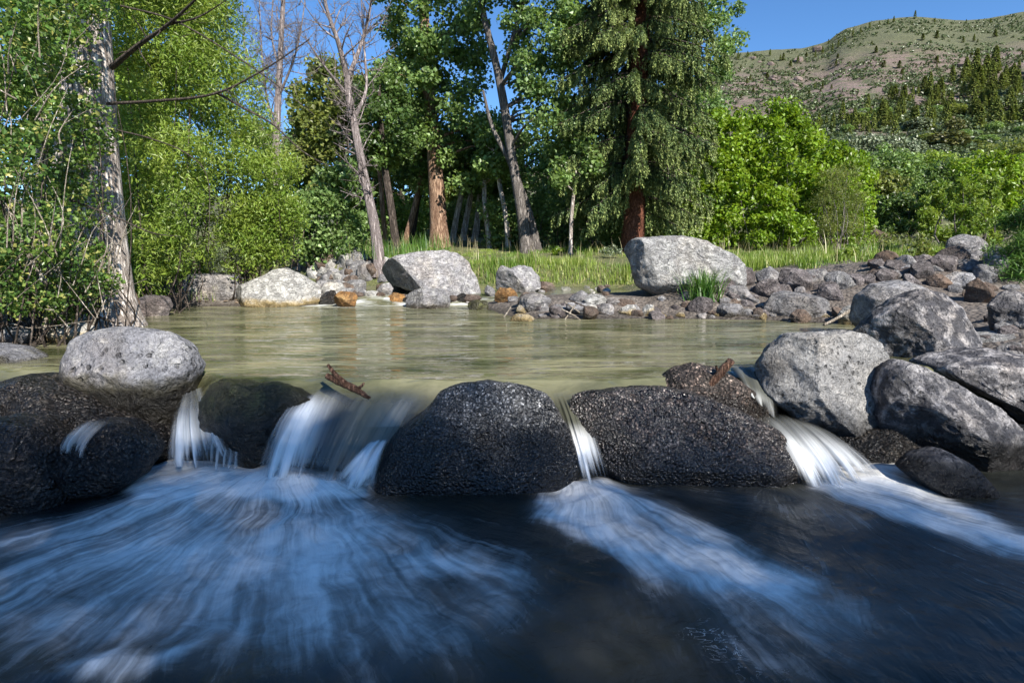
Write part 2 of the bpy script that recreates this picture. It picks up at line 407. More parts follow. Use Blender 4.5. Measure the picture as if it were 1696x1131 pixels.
SKY_AZ, SKY_EL = zip(*[_el(a, b) for a, b in zip(SKY_PX, SKY_PY)])
FARY = 330.0
def hill_z(x, y):
    x = np.asarray(x, float); y = np.asarray(y, float)
    az = x / np.maximum(y, 1)
    es = np.interp(az, SKY_AZ, SKY_EL)
    g = np.clip((y - 28) / (FARY - 28), 0, 1) ** .68
    E = .045 + (es - .045) * g
    z = .8 + np.minimum(y, FARY) * E
    amp = np.clip((y - 40) / 150, 0, 1) * (1 - .85 * smooth((y - 250) / 80))
    z = z + amp * (7 * n2(x, y, .016, 4, 5) + 1.6 * n2(x, y, .08, 3, 8))
    z = z + .9 * np.clip((y - 300) / 40, 0, 1) * n2(x, y, .12, 3, 3)
    z = z - np.maximum(y - FARY, 0) * .25
    return z
def land(x, y):
    b = np.interp(y, [-6, 2, 5, 7, 9, 11, 15, 20, 30], [.0, .12, .2, .26, .34, .45, .80, 1.2, 2.1])
    b = b + .35 * smooth((-4.7 - x) / 2.2) * smooth((11 - y) / 3)
    b = b + .36 * smooth((x - 3.6) / 2.5) * smooth((y - 6.5) / 1.5) * smooth((13 - y) / 2.5)
    b = b - .12 * smooth((2.6 - x) / .8) * smooth((x + .5) / .8) * smooth((9.9 - y) / .8) * smooth((y - 7) / .5)
    return b + .07 * n2(x, y, .7, 3, 2)
def lipf(x): return np.interp(x, [-6, -2.3, -1.95, -.9, .6, 1.25, 1.6, 5], [4.0, 3.95, 3.62, 3.55, 3.55, 3.66, 3.96, 4.0])
def tz(x, y):
    x = np.asarray(x, float); y = np.asarray(y, float)
    z = land(x, y)
    for P, lev, dep, w in ((UPP, UP2, .22, .9), (POOL, 0.0, .34, 1.0), (LOWP, LOW, .4, .8)):
        s = sd_poly(x, y, P)
        ou = lev + .01 + (z - lev - .01) * smooth(s / w + .08)
        inn = lev - dep * smooth(-s / .5)
        z = np.where(s < 0, np.minimum(z, inn), np.where(z > lev, ou, z))
    # the sill of stones that holds the pool back
    dy = y - lipf(x) - .12
    sill = -.10 - np.abs(dy) * np.where(dy < 0, 3.2, 1.0)
    z = np.where((np.abs(x) < 4.6) & (np.abs(dy) < .35), np.maximum(z, sill), z)
    z = np.where(y > 30, hill_z(x, y), np.where(y > 24, z + (hill_z(x, y) - z) * smooth((y - 24) / 6), z))
    return z
def tz1(x, y): return float(tz(np.array([x]), np.array([y]))[0])
_T = np.concatenate([np.arange(1.5, 30, .04), np.geomspace(30, 420, 900)])
def hit(px, py, lev=None):
    """where a sight line meets the terrain (or the water, with lev)"""
    d = ray(px, py); d = d / d[1]
    P = CAM + np.outer(_T, d)
    z = tz(P[:, 0], P[:, 1])
    if py > 425:
        z = np.where(sd_poly(P[:, 0], P[:, 1], UPP) < 0, np.maximum(z, UP2), z)
        z = np.where(sd_poly(P[:, 0], P[:, 1], POOL) < 0, np.maximum(z, 0), z)
    k = np.nonzero(P[:, 2] <= z)[0]
    if len(k) == 0: return P[-1]
    q = P[k[0]].copy(); q[2] = z[k[0]]
    return q

def grid(xs, ys):
    X, Y = np.meshgrid(xs, ys)
    ny, nx = X.shape
    i = np.arange(ny - 1)[:, None] * nx + np.arange(nx - 1)[None]
    Fq = np.stack([i, i + 1, i + nx + 1, i + nx], -1).reshape(-1, 4)
    return X, Y, Fq

def struct(o): o['kind'] = 'structure'; return o
# near ground, one sheet to the foot of the hill
xs = np.concatenate([np.geomspace(60, 10, 26)[:-1] * -1, np.arange(-10, 10, .11), np.geomspace(10, 60, 26)])
ys = np.concatenate([np.arange(-8, 2, .5), np.arange(2, 16, .09), np.geomspace(16, 36, 50)])
X, Y, Fq = grid(xs, ys)
Z = tz(X, Y) + np.where((Y < 16) & (np.abs(X) < 12), .025 * n2(X, Y, 5, 3, 9), 0)
struct(mk('ground', np.stack([X.ravel(), Y.ravel(), Z.ravel()], 1), Fq, M['ground']))
# the hill, a fan of rows out to the ridge and down its far side
azs = np.linspace(-1.5, 2.0, 380)
yr = np.concatenate([np.geomspace(29, 200, 120), np.linspace(202, 420, 130)])
A, Yh = np.meshgrid(azs, yr)
_, _, Fq = grid(azs, yr)
Xh = A * Yh
Zh = hill_z(Xh, Yh) - .25 * (Yh < 36) * (36 - Yh) / 7
struct(mk('hillside', np.stack([Xh.ravel(), Yh.ravel(), Zh.ravel()], 1), Fq, M['hill']))

# ------------------------------------------------------------------ water
# pool + upstream water: one rippled sheet that bends down over the sill
xs = np.arange(-9.5, 5.6, .06); ys = np.concatenate([np.arange(3.2, 4.2, .02), np.arange(4.2, 17, .045)])
X, Y, Fq = grid(xs, ys)
lipy = lipf(X) + .05 * n2(X, X * 0, 1.3, 3, 4)
step = smooth((Y - (9.25 + .35 * n2(X, X * 0, .8, 2, 6))) / .75)
Z = UP2 * step + .006 * n2(X * .8, Y * 3, 1.6, 3, 1)
rif = np.exp(-((Y - 9.45) / .42) ** 2) * smooth((X + 4.2) / .8) * smooth((.9 - X) / .8)
rn = n2(X, Y * 2.2, 3.4, 4, 17)
Z = Z + rif * .04 * rn
over = np.clip((lipy + .14 - Y) / .36, 0, 1)
Z = Z - (over ** 2) * .72 + over * .05 * n2(X * 2.5, Y, 2.2, 3, 12)
foam = np.clip(rif * (.25 + 1.9 * rn), 0, 1) * .85
foam = np.where(Y < 4, 0, foam)
struct(mk('pool_water', np.stack([X.ravel(), Y.ravel(), Z.ravel()], 1), Fq, M['pool'], attrs={'foam': foam.ravel(), 'drop': smooth(over.ravel() * 1.7 - .12)}))

# lower stream: foam carried along the flow of three plunges
def plan(pts, z=LOW): return [tuple(on_level(a, b, z)[:2]) for a, b in pts]
ys = np.geomspace(.9, 4.3, 400); azs = np.linspace(-1.35, 1.35, 560)
A, Y = np.meshgrid(azs, ys); X = A * (Y + .35)
_, _, Fq = grid(azs, ys)
SRC = [(-1.38, 3.42), (.33, 3.42), (1.62, 3.42)]
def zone(pts, soft, amp):
    s = sd_poly(X + .10 * n2(X, Y, 2.2, 3, 71), Y + .10 * n2(X, Y, 2.2, 3, 72), plan(pts))
    return amp * smooth(.5 - s / soft)
def gmax(*a):
    r = 1
    for q in a: r = r * (1 - np.clip(q, 0, 1))
    return 1 - r
dens = gmax(
    zone([(640, 850), (1800, 830), (1900, 1150), (-300, 1150), (-300, 1000)], .5, .15),
    zone([(285, 755), (400, 765), (450, 775), (620, 790), (600, 815), (520, 835), (380, 830), (230, 850), (215, 790)], .12, .85),
    zone([(290, 800), (600, 800), (640, 850), (600, 930), (480, 980), (250, 960), (0, 930), (-200, 900), (100, 860)], .4, .60),
    zone([(0, 930), (300, 900), (580, 880), (640, 960), (560, 1060), (380, 1100), (100, 1100), (-200, 1010)], .45, .50),
    zone([(500, 850), (700, 860), (830, 930), (900, 1010), (760, 1100), (480, 1100)], .4, .38),
    zone([(650, 920), (760, 925), (830, 950), (700, 960)], .1, .4),
    zone([(80, 1120), (180, 1090), (240, 1110), (330, 1080), (250, 1135), (150, 1160)], .1, .6),
    zone([(900, 810), (960, 795), (1010, 795), (1120, 840), (1200, 880), (1340, 965), (1290, 1000), (1150, 975), (1020, 915), (905, 860)], .22, .74),
    zone([(895, 815), (960, 850), (1060, 900), (1120, 960), (1100, 990), (1010, 925), (920, 870)], .08, .35),
    zone([(1050, 900), (1250, 940), (1460, 1010), (1420, 1080), (1200, 1060), (1060, 960)], .35, .42),
    zone([(1335, 775), (1460, 775), (1560, 820), (1696, 880), (1800, 920), (1800, 960), (1620, 905), (1470, 850), (1350, 810)], .14, .74),
    zone([(1000, 800), (1350, 803), (1470, 860), (1400, 880), (1150, 830)], .15, .22),
    zone([(1180, 1060), (1330, 1100), (1380, 1150), (1270, 1130)], .12, .3))
core = gmax(zone([(270, 758), (400, 770), (450, 785), (630, 795), (610, 825), (520, 838), (380, 830), (230, 842), (215, 790)], .2, .92), zone([(905, 800), (1010, 792), (1060, 820), (1000, 850), (910, 835)], .16, .85), zone([(1325, 780), (1480, 770), (1560, 820), (1480, 830), (1350, 812)], .16, .85))
dens = np.maximum(dens, core)
wx = .10 * n2(X, Y, 1.5, 4, 40) + .03 * n2(X, Y, 5, 3, 44); wy = .10 * n2(X, Y, 1.5, 4, 41) + .03 * n2(X, Y, 5, 3, 45)
D = [np.hypot(X - cx, Y - cy) for cx, cy in SRC]
ww = [np.exp(-(q / sc) ** 2) for q, sc in zip(D, (1.5, .9, 1.0))]
ww[0] = ww[0] * smooth((.75 - X) / .5) + 1e-4; ww[1] = ww[1] * smooth((X + .15) / .4) * smooth((1.85 - X) / .5); ww[2] = ww[2] * smooth((X - 1.05) / .5)
tot = sum(ww); at_ = {'foam': dens.ravel(), 'alpha': np.ones(X.size), 'tint': X.ravel() * 0}
at_['spark_paint'] = np.maximum.reduce([zone([(1180, 920), (1320, 930), (1340, 1000), (1230, 1000)], .15, .8), zone([(1080, 1020), (1200, 1030), (1360, 1131), (1200, 1131)], .15, .7), zone([(500, 920), (600, 940), (640, 1020), (520, 1020)], .15, .55), zone([(560, 640), (600, 640), (600, 800), (540, 800)], .1, .5)]).ravel()
for i, (cx, cy) in enumerate(SRC):
    dx, dy = X + wx - cx, Y + wy - cy
    at_['th%d' % i] = np.arctan2(dx, -dy).ravel(); at_['rr%d' % i] = np.hypot(dx, dy).ravel(); at_['ww%d' % i] = (ww[i] / tot).ravel()
Z = LOW + .028 * n2(X, Y, 2.2, 5, 50) + .022 * dens * n2(X, Y, 5, 4, 55)
Z += .06 * zone([(285, 765), (600, 795), (560, 820), (400, 830), (240, 840)], .4, 1)
Z += .05 * np.exp(-(((X + 1.9) / .25) ** 2 + ((Y - 2.75) / .16) ** 2)) + .05 * zone([(60, 1131), (200, 1090), (330, 1085), (250, 1150)], .3, 1)
Z += .05 * zone([(930, 800), (1010, 798), (1060, 840), (960, 840)], .25, 1) + .04 * zone([(1335, 780), (1450, 780), (1500, 810), (1380, 815)], .25, 1)
struct(mk('stream_water', np.stack([X.ravel(), Y.ravel(), Z.ravel()], 1), Fq, M['stream'], attrs=at_))

def cascade(label, lip, base, nu, nv, dens, alpha, tint, seed, sag=1.0, bulge=.05, fu=16):
    """a falling sheet: lip and base are lists of (px,py,depth); dens/alpha/tint take (u,v)"""
    def poly(L, u):
        P = np.array([at(*q) for q in L]); k = np.linspace(0, 1, len(P))
        return np.stack([np.interp(u, k, P[:, i]) for i in range(3)], -1)
    u = np.linspace(0, 1, nu); v = np.linspace(0, 1, nv)
    U, Vv = np.meshgrid(u, v)
    a = poly(lip, U); b = poly(base, U)
    t = Vv[..., None]
    P = a + (b - a) * t
    dz = (b - a)[..., 2]
    P[..., 2] = a[..., 2] + dz * (Vv ** (1.0 + .75 * sag))
    st = fbm(np.stack([U.ravel() * fu * 1.7, Vv.ravel() * 1.1 + .6 * U.ravel(), U.ravel() * 0 + seed], 1), 4, seed, .6).reshape(U.shape)
    st = st / st.std()
    lo = vnoise(np.stack([U.ravel() * 5, Vv.ravel() * .8, U.ravel() * 0], 1), seed + 5).reshape(U.shape)
    P[..., 1] -= bulge * np.sin(np.pi * np.clip(Vv, 0, 1)) + (.004 * st + .022 * lo) * smooth(Vv * 4)
    P[..., 2] += .002 * st
    d = dens(U, Vv)
    edge = smooth(np.minimum(U, 1 - U) / .24 + .07 * st)
    fo = np.clip(d * (1 + .06 * st + .26 * lo), 0, 1)
    al = np.clip(alpha(U, Vv) * edge * (1 + .05 * st + .2 * lo), 0, 1) * (1 - .97 * smooth((Vv - .74 - .06 * st - .10 * lo) / .26))
    _, _, Fq = grid(u, v)
    o = struct(mk('waterfall', P.reshape(-1, 3), Fq, M['white'], attrs={'foam': fo.ravel(), 'alpha': al.ravel(), 'tint': tint(U, Vv).ravel()}))
    tag(o, label, 'waterfall')
one = lambda U, V: U * 0 + 1
cascade('wide main cascade pouring past the driftwood stump', [(488, 662, 3.36), (535, 642, 3.48), (600, 640, 3.50), (680, 640, 3.52), (740, 642, 3.55)], [(415, 800, 3.10), (470, 806, 3.07), (520, 806, 3.05), (580, 806, 3.05), (650, 800, 3.08)], 170, 110,
        lambda U, V: np.clip((.92 * smooth((V - .02) / .4) * smooth((.50 - U) / .28) + .9 * smooth((V - .88) / .12) * .8 + .10 + .2 * smooth((U - .62) / .2) * (V < .5) * (1 - V)), 0, 1),
        lambda U, V: .97 * smooth(V / (.22 + .25 * U)), lambda U, V: .55 * smooth((U - .42) / .25) * (1 - .9 * V), 3, .6, .06, 13)
cascade('short white tongue of water against the speckled boulder', [(618, 728, 3.14), (645, 726, 3.10)], [(538, 808, 2.98), (622, 812, 2.94)], 60, 60,
        lambda U, V: .55 + .4 * smooth(V / .5) * smooth(U / .35) + .05 * U, lambda U, V: smooth(V / .12), lambda U, V: .4 * (1 - V), 5, .5, .05, 6)
cascade('narrow veil of water beside the rounded grey boulder', [(300, 655, 3.45), (335, 640, 3.5)], [(272, 772, 3.15), (400, 778, 3.12)], 80, 70,
        lambda U, V: .25 + .6 * smooth(V / .6), lambda U, V: .35 + .6 * smooth(V / .7), lambda U, V: .25 * (1 - V), 9, .3, .03, 11)
cascade('row of thin drips under the mossy rock', [(340, 706, 3.08), (372, 740, 3.05), (402, 752, 3.05)], [(335, 775, 3.05), (370, 778, 3.03), (405, 776, 3.02)], 60, 40,
        lambda U, V: .5 + .3 * V, lambda U, V: .12 + .5 * np.clip(np.sin(U * 40) + .2, 0, 1), lambda U, V: U * 0, 12, .3, .01, 22)
cascade('slim white chute between the two dark boulders', [(905, 648, 3.50), (960, 652, 3.50)], [(950, 800, 3.02), (1012, 800, 3.05)], 60, 80,
        lambda U, V: .02 + .85 * smooth((V - .42) / .35), lambda U, V: smooth(V / .3), lambda U, V: .25 * (1 - V), 15, .5, -.02, 8)
cascade('fan shaped cascade beside the face-like boulder', [(1236, 688, 3.42), (1290, 684, 3.55), (1345, 700, 3.55)], [(1322, 802, 3.07), (1390, 808, 3.05), (1475, 790, 3.15)], 110, 80,
        lambda U, V: .12 + .7 * smooth((V - .25) / .5) * (.55 + .45 * smooth((1 - U) / .6)), lambda U, V: smooth(V / .3), lambda U, V: .25 * smooth(.5 - V), 21, .7, .06, 15)
cascade('smooth blue chute behind the driftwood branch', [(1205, 605, 3.95), (1275, 610, 3.95)], [(1235, 648, 3.62), (1290, 700, 3.52)], 40, 40,
        lambda U, V: .05 + .3 * smooth((V - .6) / .4), lambda U, V: .9 + 0 * U, lambda U, V: .1 + 0 * U, 25, .4, .02, 6)
cascade('small spill of white water between the black rocks', [(150, 690, 2.98), (188, 697, 2.98)], [(100, 748, 2.84), (140, 758, 2.82)], 40, 50,
        lambda U, V: .3 + .4 * V, lambda U, V: .75 * smooth(V / .35), lambda U, V: U * 0, 28, .4, .05, 6)
cascade('thin spill of white water at the stream edge', [(-25, 636, 3.5), (12, 640, 3.5)], [(-30, 700, 3.25), (6, 690, 3.25)], 30, 40,
        lambda U, V: .5 + .3 * V, lambda U, V: .8 + 0 * U, lambda U, V: U * 0, 31, .4, .03, 5)
cascade('little step of water between cobbles upstream', [(905, 474, 10.3), (985, 474, 10.3)], [(900, 500, 9.0), (995, 500, 8.9)], 40, 40,
        lambda U, V: .02 + .16 * V, lambda U, V: .6 + 0 * U, lambda U, V: .4 + 0 * U, 37, .4, .03, 9)

# ------------------------------------------------------------------ stones
_ICO = {}
def ico(s):
    if s not in _ICO:
        bm = bmesh.new(); bmesh.ops.create_icosphere(bm, subdivisions=s, radius=1)
        bm.verts.ensure_lookup_table()
        _ICO[s] = (np.array([v.co[:] for v in bm.verts]), np.array([[v.index for v in f.verts] for f in bm.faces]))
        bm.free()
    return _ICO[s]

def stone(name, label, cat, outline, depth, mat, thick=.5, seed=0, sub=5, facets=5, rough=.05, box=.85, sink=.1, group=None, cut=(.72, .93), thickm=None, lump=1.0, lat=.75, cuts=()):
    """outline (pixels) gives the stone's width and height at its own distance; thick = half depth / half width"""
    r = np.random.default_rng(seed + 1000)
    P = np.array([at(a, b, depth) for a, b in outline])
    x, z = P[:, 0], P[:, 2]
    zmin, zmax = z.min(), z.max()
    h = zmax - zmin
    z = np.where(z < zmin + .35 * h, z - sink * h * (1 - (z - zmin) / (.35 * h)), z)
    cx, cz = (x.min() + x.max()) / 2, (z.min() + z.max()) / 2
    n = len(x); xs, zs = [], []
    for i in range(n):
        k = np.linspace(0, 1, 40, endpoint=False)
        xs.append(x[i] + (x[(i + 1) % n] - x[i]) * k); zs.append(z[i] + (z[(i + 1) % n] - z[i]) * k)
    xs = np.concatenate(xs) - cx; zs = np.concatenate(zs) - cz
    an = np.arctan2(zs, xs); rr = np.hypot(xs, zs)
    od = np.argsort(an); an, rr = an[od], rr[od]
    ka = np.linspace(-np.pi, np.pi, 181)
    ra = np.interp(ka, an, rr, period=2 * np.pi)
    ra = (np.roll(ra[:-1], 1) + 2 * ra[:-1] + np.roll(ra[:-1], -1)) / 4
    ka = ka[:-1]
    V, Fc = ico(sub)
    a = np.arctan2(V[:, 2], V[:, 0]); sb = np.hypot(V[:, 0], V[:, 2])
    Rv = np.interp(a, ka, ra, period=2 * np.pi)
    s = sb ** box; c = np.sign(V[:, 1]) * np.abs(V[:, 1]) ** box
    W = (xs.max() - xs.min()) / 2
    D = thickm if thickm else W * thick * 1.6
    p = np.stack([np.cos(a) * Rv * s, D * c, np.sin(a) * Rv * s], 1)
    for k in range(facets):
        th = r.uniform(0, 2 * np.pi)
        nv = np.array([lat * math.cos(th), -r.uniform(.25, 1.0) - .4 * (.75 - lat), lat * math.sin(th) + .25 * lat / .75]); nv /= np.linalg.norm(nv)
        d = p @ nv; lim = d.max() * r.uniform(*cut)
        p = p - np.outer(np.maximum(d - lim, 0) * .92, nv)
    for nx, ny, nz, fr in cuts:          # the broken faces this stone shows
        nv = unit(np.array([nx, ny, nz])); d = p @ nv
        p = p - np.outer(np.maximum(d - d.max() * fr, 0) * .95, nv)
    size = min(W, h, D * 1.3)
    nn = V / np.linalg.norm(V, axis=1, keepdims=True)
    q = p / max(size, 1e-3)
    d = .55 * fbm(q * 1.3 + seed * 3.1, 3, seed) * lump + .30 * (1 - 2 * np.abs(fbm(q * 2.6 + 7.7, 3, seed + 3))) * lump + .2 * fbm(q * 7, 3, seed + 9)
    p = p + nn * (d * rough * size * 2)[:, None]
    o = np.array([cx, depth, cz])
    ob = mk(name, p + o, Fc, mat, origin=o)
    return tag(ob, label, cat, group)

def oval(x0, y0, x1, y1, seed, k=9, jag=.16):
    r = np.random.default_rng(seed + 77)
    an = np.linspace(0, 2 * np.pi, k, endpoint=False) + r.uniform(-.25, .25, k)
    cx, cy, w, h = (x0 + x1) / 2, (y0 + y1) / 2, (x1 - x0) / 2, (y1 - y0) / 2
    pts = []
    for t in an:
        m = 1 + r.uniform(-jag, jag * .5)
        c, s = math.cos(t), math.sin(t)
        e = .8
        pts.append((cx + w * m * math.copysign(abs(c) ** e, c), cy + h * m * math.copysign(abs(s) ** e, s)))
    return pts

# boulders of the weir (outline traced, distance from where each meets water or stone)
W = [
 ('rounded grey boulder with a dark wet base beside the veil of water', [(118, 612), (121, 582), (135, 558), (170, 546), (215, 543), (250, 550), (278, 553), (302, 566), (318, 585), (328, 606), (318, 645), (308, 690), (290, 728), (235, 735), (170, 725), (140, 690), (124, 645)], 3.72, 'boulderA', .45, dict(facets=5, rough=.045, box=.92, sub=6, cut=(.74, .92))),
 ('low grey rock cut by the photo edge behind the mossy ledge', [(-70, 600), (-60, 575), (-10, 570), (30, 576), (60, 590), (68, 602), (40, 612), (-60, 618)], 4.4, 'boulderA', .5, dict(facets=2)),
 ('mossy brown ledge under the rounded grey boulder', [(-40, 650), (0, 632), (60, 622), (130, 640), (220, 680), (290, 710), (300, 735), (260, 750), (150, 745), (0, 715)], 3.55, 'wet', .35, dict(facets=3, rough=.07)),
 ('large black rock nearest to the camera on the shaded side', [(-60, 760), (-40, 700), (20, 690), (70, 700), (105, 745), (125, 800), (110, 850), (40, 885), (-60, 885)], 2.95, 'wet', .55, dict(facets=3, rough=.06)),
 ('black rock slab leaning below the mossy ledge', [(-30, 730), (0, 690), (60, 680), (120, 690), (130, 730), (110, 780), (-20, 790)], 3.25, 'wet', .5, dict(facets=4, rough=.06)),
 ('black wet rock beside the small white spill', [(108, 760), (125, 715), (165, 695), (205, 697), (245, 725), (258, 750), (240, 780), (200, 800), (140, 806), (112, 790)], 3.05, 'wet', .55, dict(facets=4, rough=.05)),
 ('olive mossy rock with water sliding over its top', [(326, 672), (336, 642), (364, 630), (400, 637), (450, 639), (492, 650), (514, 664), (498, 688), (466, 708), (440, 750), (410, 768), (380, 742), (350, 706)], 3.36, 'mossy', .5, dict(facets=5, rough=.07, sub=6, cuts=[(-.5, -.7, .5, .62), (.5, -.8, -.2, .6), (-.3, -.8, -.4, .6)])),
 ('big dark speckled boulder in the middle of the weir', [(604, 812), (622, 765), (650, 722), (700, 684), (730, 650), (762, 636), (812, 631), (862, 639), (905, 655), (938, 706), (958, 757), (954, 796), (930, 806), (780, 812), (640, 812)], 3.22, 'speckled', .30, dict(facets=6, rough=.04, box=.9, sub=6, cut=(.72, .9))),
 ('long low pebbly brown boulder to one side of the slim chute', [(938, 672), (955, 652), (1010, 645), (1090, 641), (1145, 652), (1205, 676), (1270, 702), (1330, 738), (1380, 785), (1375, 808), (1200, 810), (1100, 790), (1010, 780), (975, 752), (955, 712)], 3.32, 'pebbly', .24, dict(facets=6, rough=.05, box=.9, sub=6, cut=(.7, .9))),
 ('pebbly brown rock under the driftwood branch', [(1085, 640), (1115, 614), (1150, 604), (1190, 612), (1235, 636), (1266, 658), (1266, 694), (1225, 690), (1150, 668)], 3.75, 'pebbly_dry', .45, dict(facets=3)),
 ('pale pitted boulder shaped like a face in profile', [(1263, 605), (1278, 580), (1308, 557), (1345, 552), (1390, 552), (1432, 556), (1462, 572), (1478, 600), (1452, 640), (1438, 664), (1466, 695), (1474, 735), (1455, 768), (1420, 752), (1370, 712), (1320, 688), (1280, 665), (1264, 640)], 3.72, 'pitted', .5, dict(facets=8, rough=.055, sub=6, lump=1.3, cut=(.72, .9), cuts=[(-.35, -.75, -.55, .62), (-.6, -.7, .2, .7), (.35, -.9, .2, .62)])),
 ('tall rounded boulder with white crust behind the face-like boulder', [(1425, 560), (1462, 520), (1492, 498), (1530, 484), (1568, 490), (1594, 512), (1604, 555), (1600, 588), (1560, 604), (1510, 612), (1470, 600)], 4.6, 'frosted', .5, dict(facets=4, rough=.06, sub=6, cuts=[(-.7, -.65, -.2, .5), (.3, -.8, .5, .62)])),
 ('broad pale slab behind the crusted boulder', [(1416, 530), (1425, 490), (1450, 472), (1490, 465), (1530, 478), (1545, 510), (1530, 545), (1440, 548)], 5.6, 'grey', .5, dict(facets=4, sub=5)),
 ('large sloping dark boulder with pale crust on its shoulder', [(1454, 650), (1472, 612), (1500, 597), (1556, 622), (1630, 668), (1678, 725), (1692, 766), (1665, 782), (1620, 796), (1560, 778), (1500, 765), (1478, 742), (1462, 695)], 3.55, 'frosted', .5, dict(facets=4, rough=.055, sub=6, cuts=[(-.5, -.7, -.5, .5), (.25, -.75, .6, .6)])),
 ('dark flat topped boulder at the photo edge beside the crusted boulder', [(1530, 606), (1568, 588), (1640, 584), (1700, 590), (1765, 602), (1790, 690), (1740, 720), (1690, 716), (1660, 690), (1610, 655)], 4.1, 'frosted', .5, dict(facets=4, rough=.05, sub=6)),
 ('smooth pale lavender rock above the flat topped boulder', [(1596, 580), (1612, 556), (1660, 550), (1730, 554), (1770, 575), (1740, 600), (1620, 600)], 4.9, 'pale', .5, dict(facets=3, rough=.03)),
 ('small dark wet rock at the foot of the sloping boulder', [(1495, 778), (1520, 755), (1562, 746), (1598, 762), (1630, 800), (1640, 824), (1600, 832), (1540, 812)], 3.08, 'frosted', .5, dict(facets=3, rough=.04)),
 ('dark wet rock wedged under the face-like boulder', [(1380, 720), (1470, 700), (1520, 720), (1530, 770), (1470, 790), (1400, 770)], 3.62, 'wet', .5, dict(facets=3, rough=.05)),
 ('dark wet rock filling the gap below the flat topped boulder', [(1640, 740), (1690, 705), (1760, 715), (1800, 790), (1720, 810), (1660, 795)], 3.55, 'wet', .5, dict(facets=3, rough=.05)),
]
for i, (lb, ol, d, m, th, kw) in enumerate(W):
    stone('boulder', lb, 'boulder', ol, d, M[m], thick=th, seed=i * 5 + 3, lat=.36, **kw)

# far boulders and stones of the banks
def ground_stone(name, lb, ol, m, seed, lev=0.0, kw=None, by=None, group=None, cat=None):
    xs = [p[0] for p in ol]; ysx = [p[1] for p in ol]
    b = hit((min(xs) + max(xs)) / 2, by if by else max(ysx) - 2, lev)
    wm = (max(xs) - min(xs)) / F * b[1]
    kw = dict(kw or {})
    th = kw.pop('thick', .42)
    return stone(name, lb, cat or ('boulder' if wm > .8 else 'rock'), ol, b[1] + wm * .28, M[m], thick=th, seed=seed, group=group, **kw)
FARB = [
 ('huge flat faced white boulder below the spruce', [(1034, 408), (1052, 395), (1094, 391), (1135, 394), (1172, 402), (1205, 418), (1236, 440), (1232, 470), (1205, 484), (1135, 490), (1085, 482), (1058, 470), (1044, 434)], 'pale', dict(facets=5, rough=.05, sub=6, thick=.33, lat=.4, cuts=[(.1, -.6, -.75, .66), (.1, -1, .15, .6), (-.9, -.4, 0, .85)]), 497),
 ('large grey boulder with a shadowed undercut below the snag', [(626, 446), (640, 433), (662, 423), (690, 420), (735, 415), (755, 419), (778, 437), (790, 458), (799, 484), (755, 492), (715, 488), (690, 478), (640, 470)], 'grey_pool', dict(facets=5, rough=.045, sub=6, thick=.4, cut=(.7, .9), lat=.4, cuts=[(-.62, -.6, -.35, .6), (.25, -.8, .55, .55), (.7, -.6, .4, .6)]), 496),
 ('angular white boulder with a yellow waterline band', [(377, 506), (388, 484), (398, 474), (430, 461), (450, 449), (470, 445), (495, 455), (527, 474), (528, 508), (480, 511), (420, 511)], 'pale_pool', dict(facets=4, rough=.045, sub=6, cut=(.7, .9), lat=.4, cuts=[(-.85, -.6, .05, .74), (.1, -.85, .5, .6), (.55, -.7, .35, .6)]), 509),
 ('smooth flat topped grey boulder beside the willows', [(304, 498), (308, 465), (318, 452), (345, 449), (385, 449), (400, 462), (403, 484), (385, 500), (340, 503)], 'grey_pool', dict(facets=3, rough=.035, sub=5, lat=.4, cuts=[(0, -1, .1, .6), (0, -.1, 1, .8)]), 501),
 ('grey and white boulder with a hollow side by the grass bank', [(820, 478), (822, 452), (832, 440), (845, 446), (860, 440), (880, 441), (894, 458), (896, 476), (870, 488), (840, 482)], 'grey_pool', dict(facets=4, rough=.06, sub=5, lat=.4, cuts=[(-.5, -.8, -.3, .45), (.5, -.7, .5, .6)]), 486),
]
for i, (lb, ol, m, kw, by) in enumerate(FARB):
    ground_stone('boulder', lb, ol, m, 200 + i * 7, 0.0, kw, by)
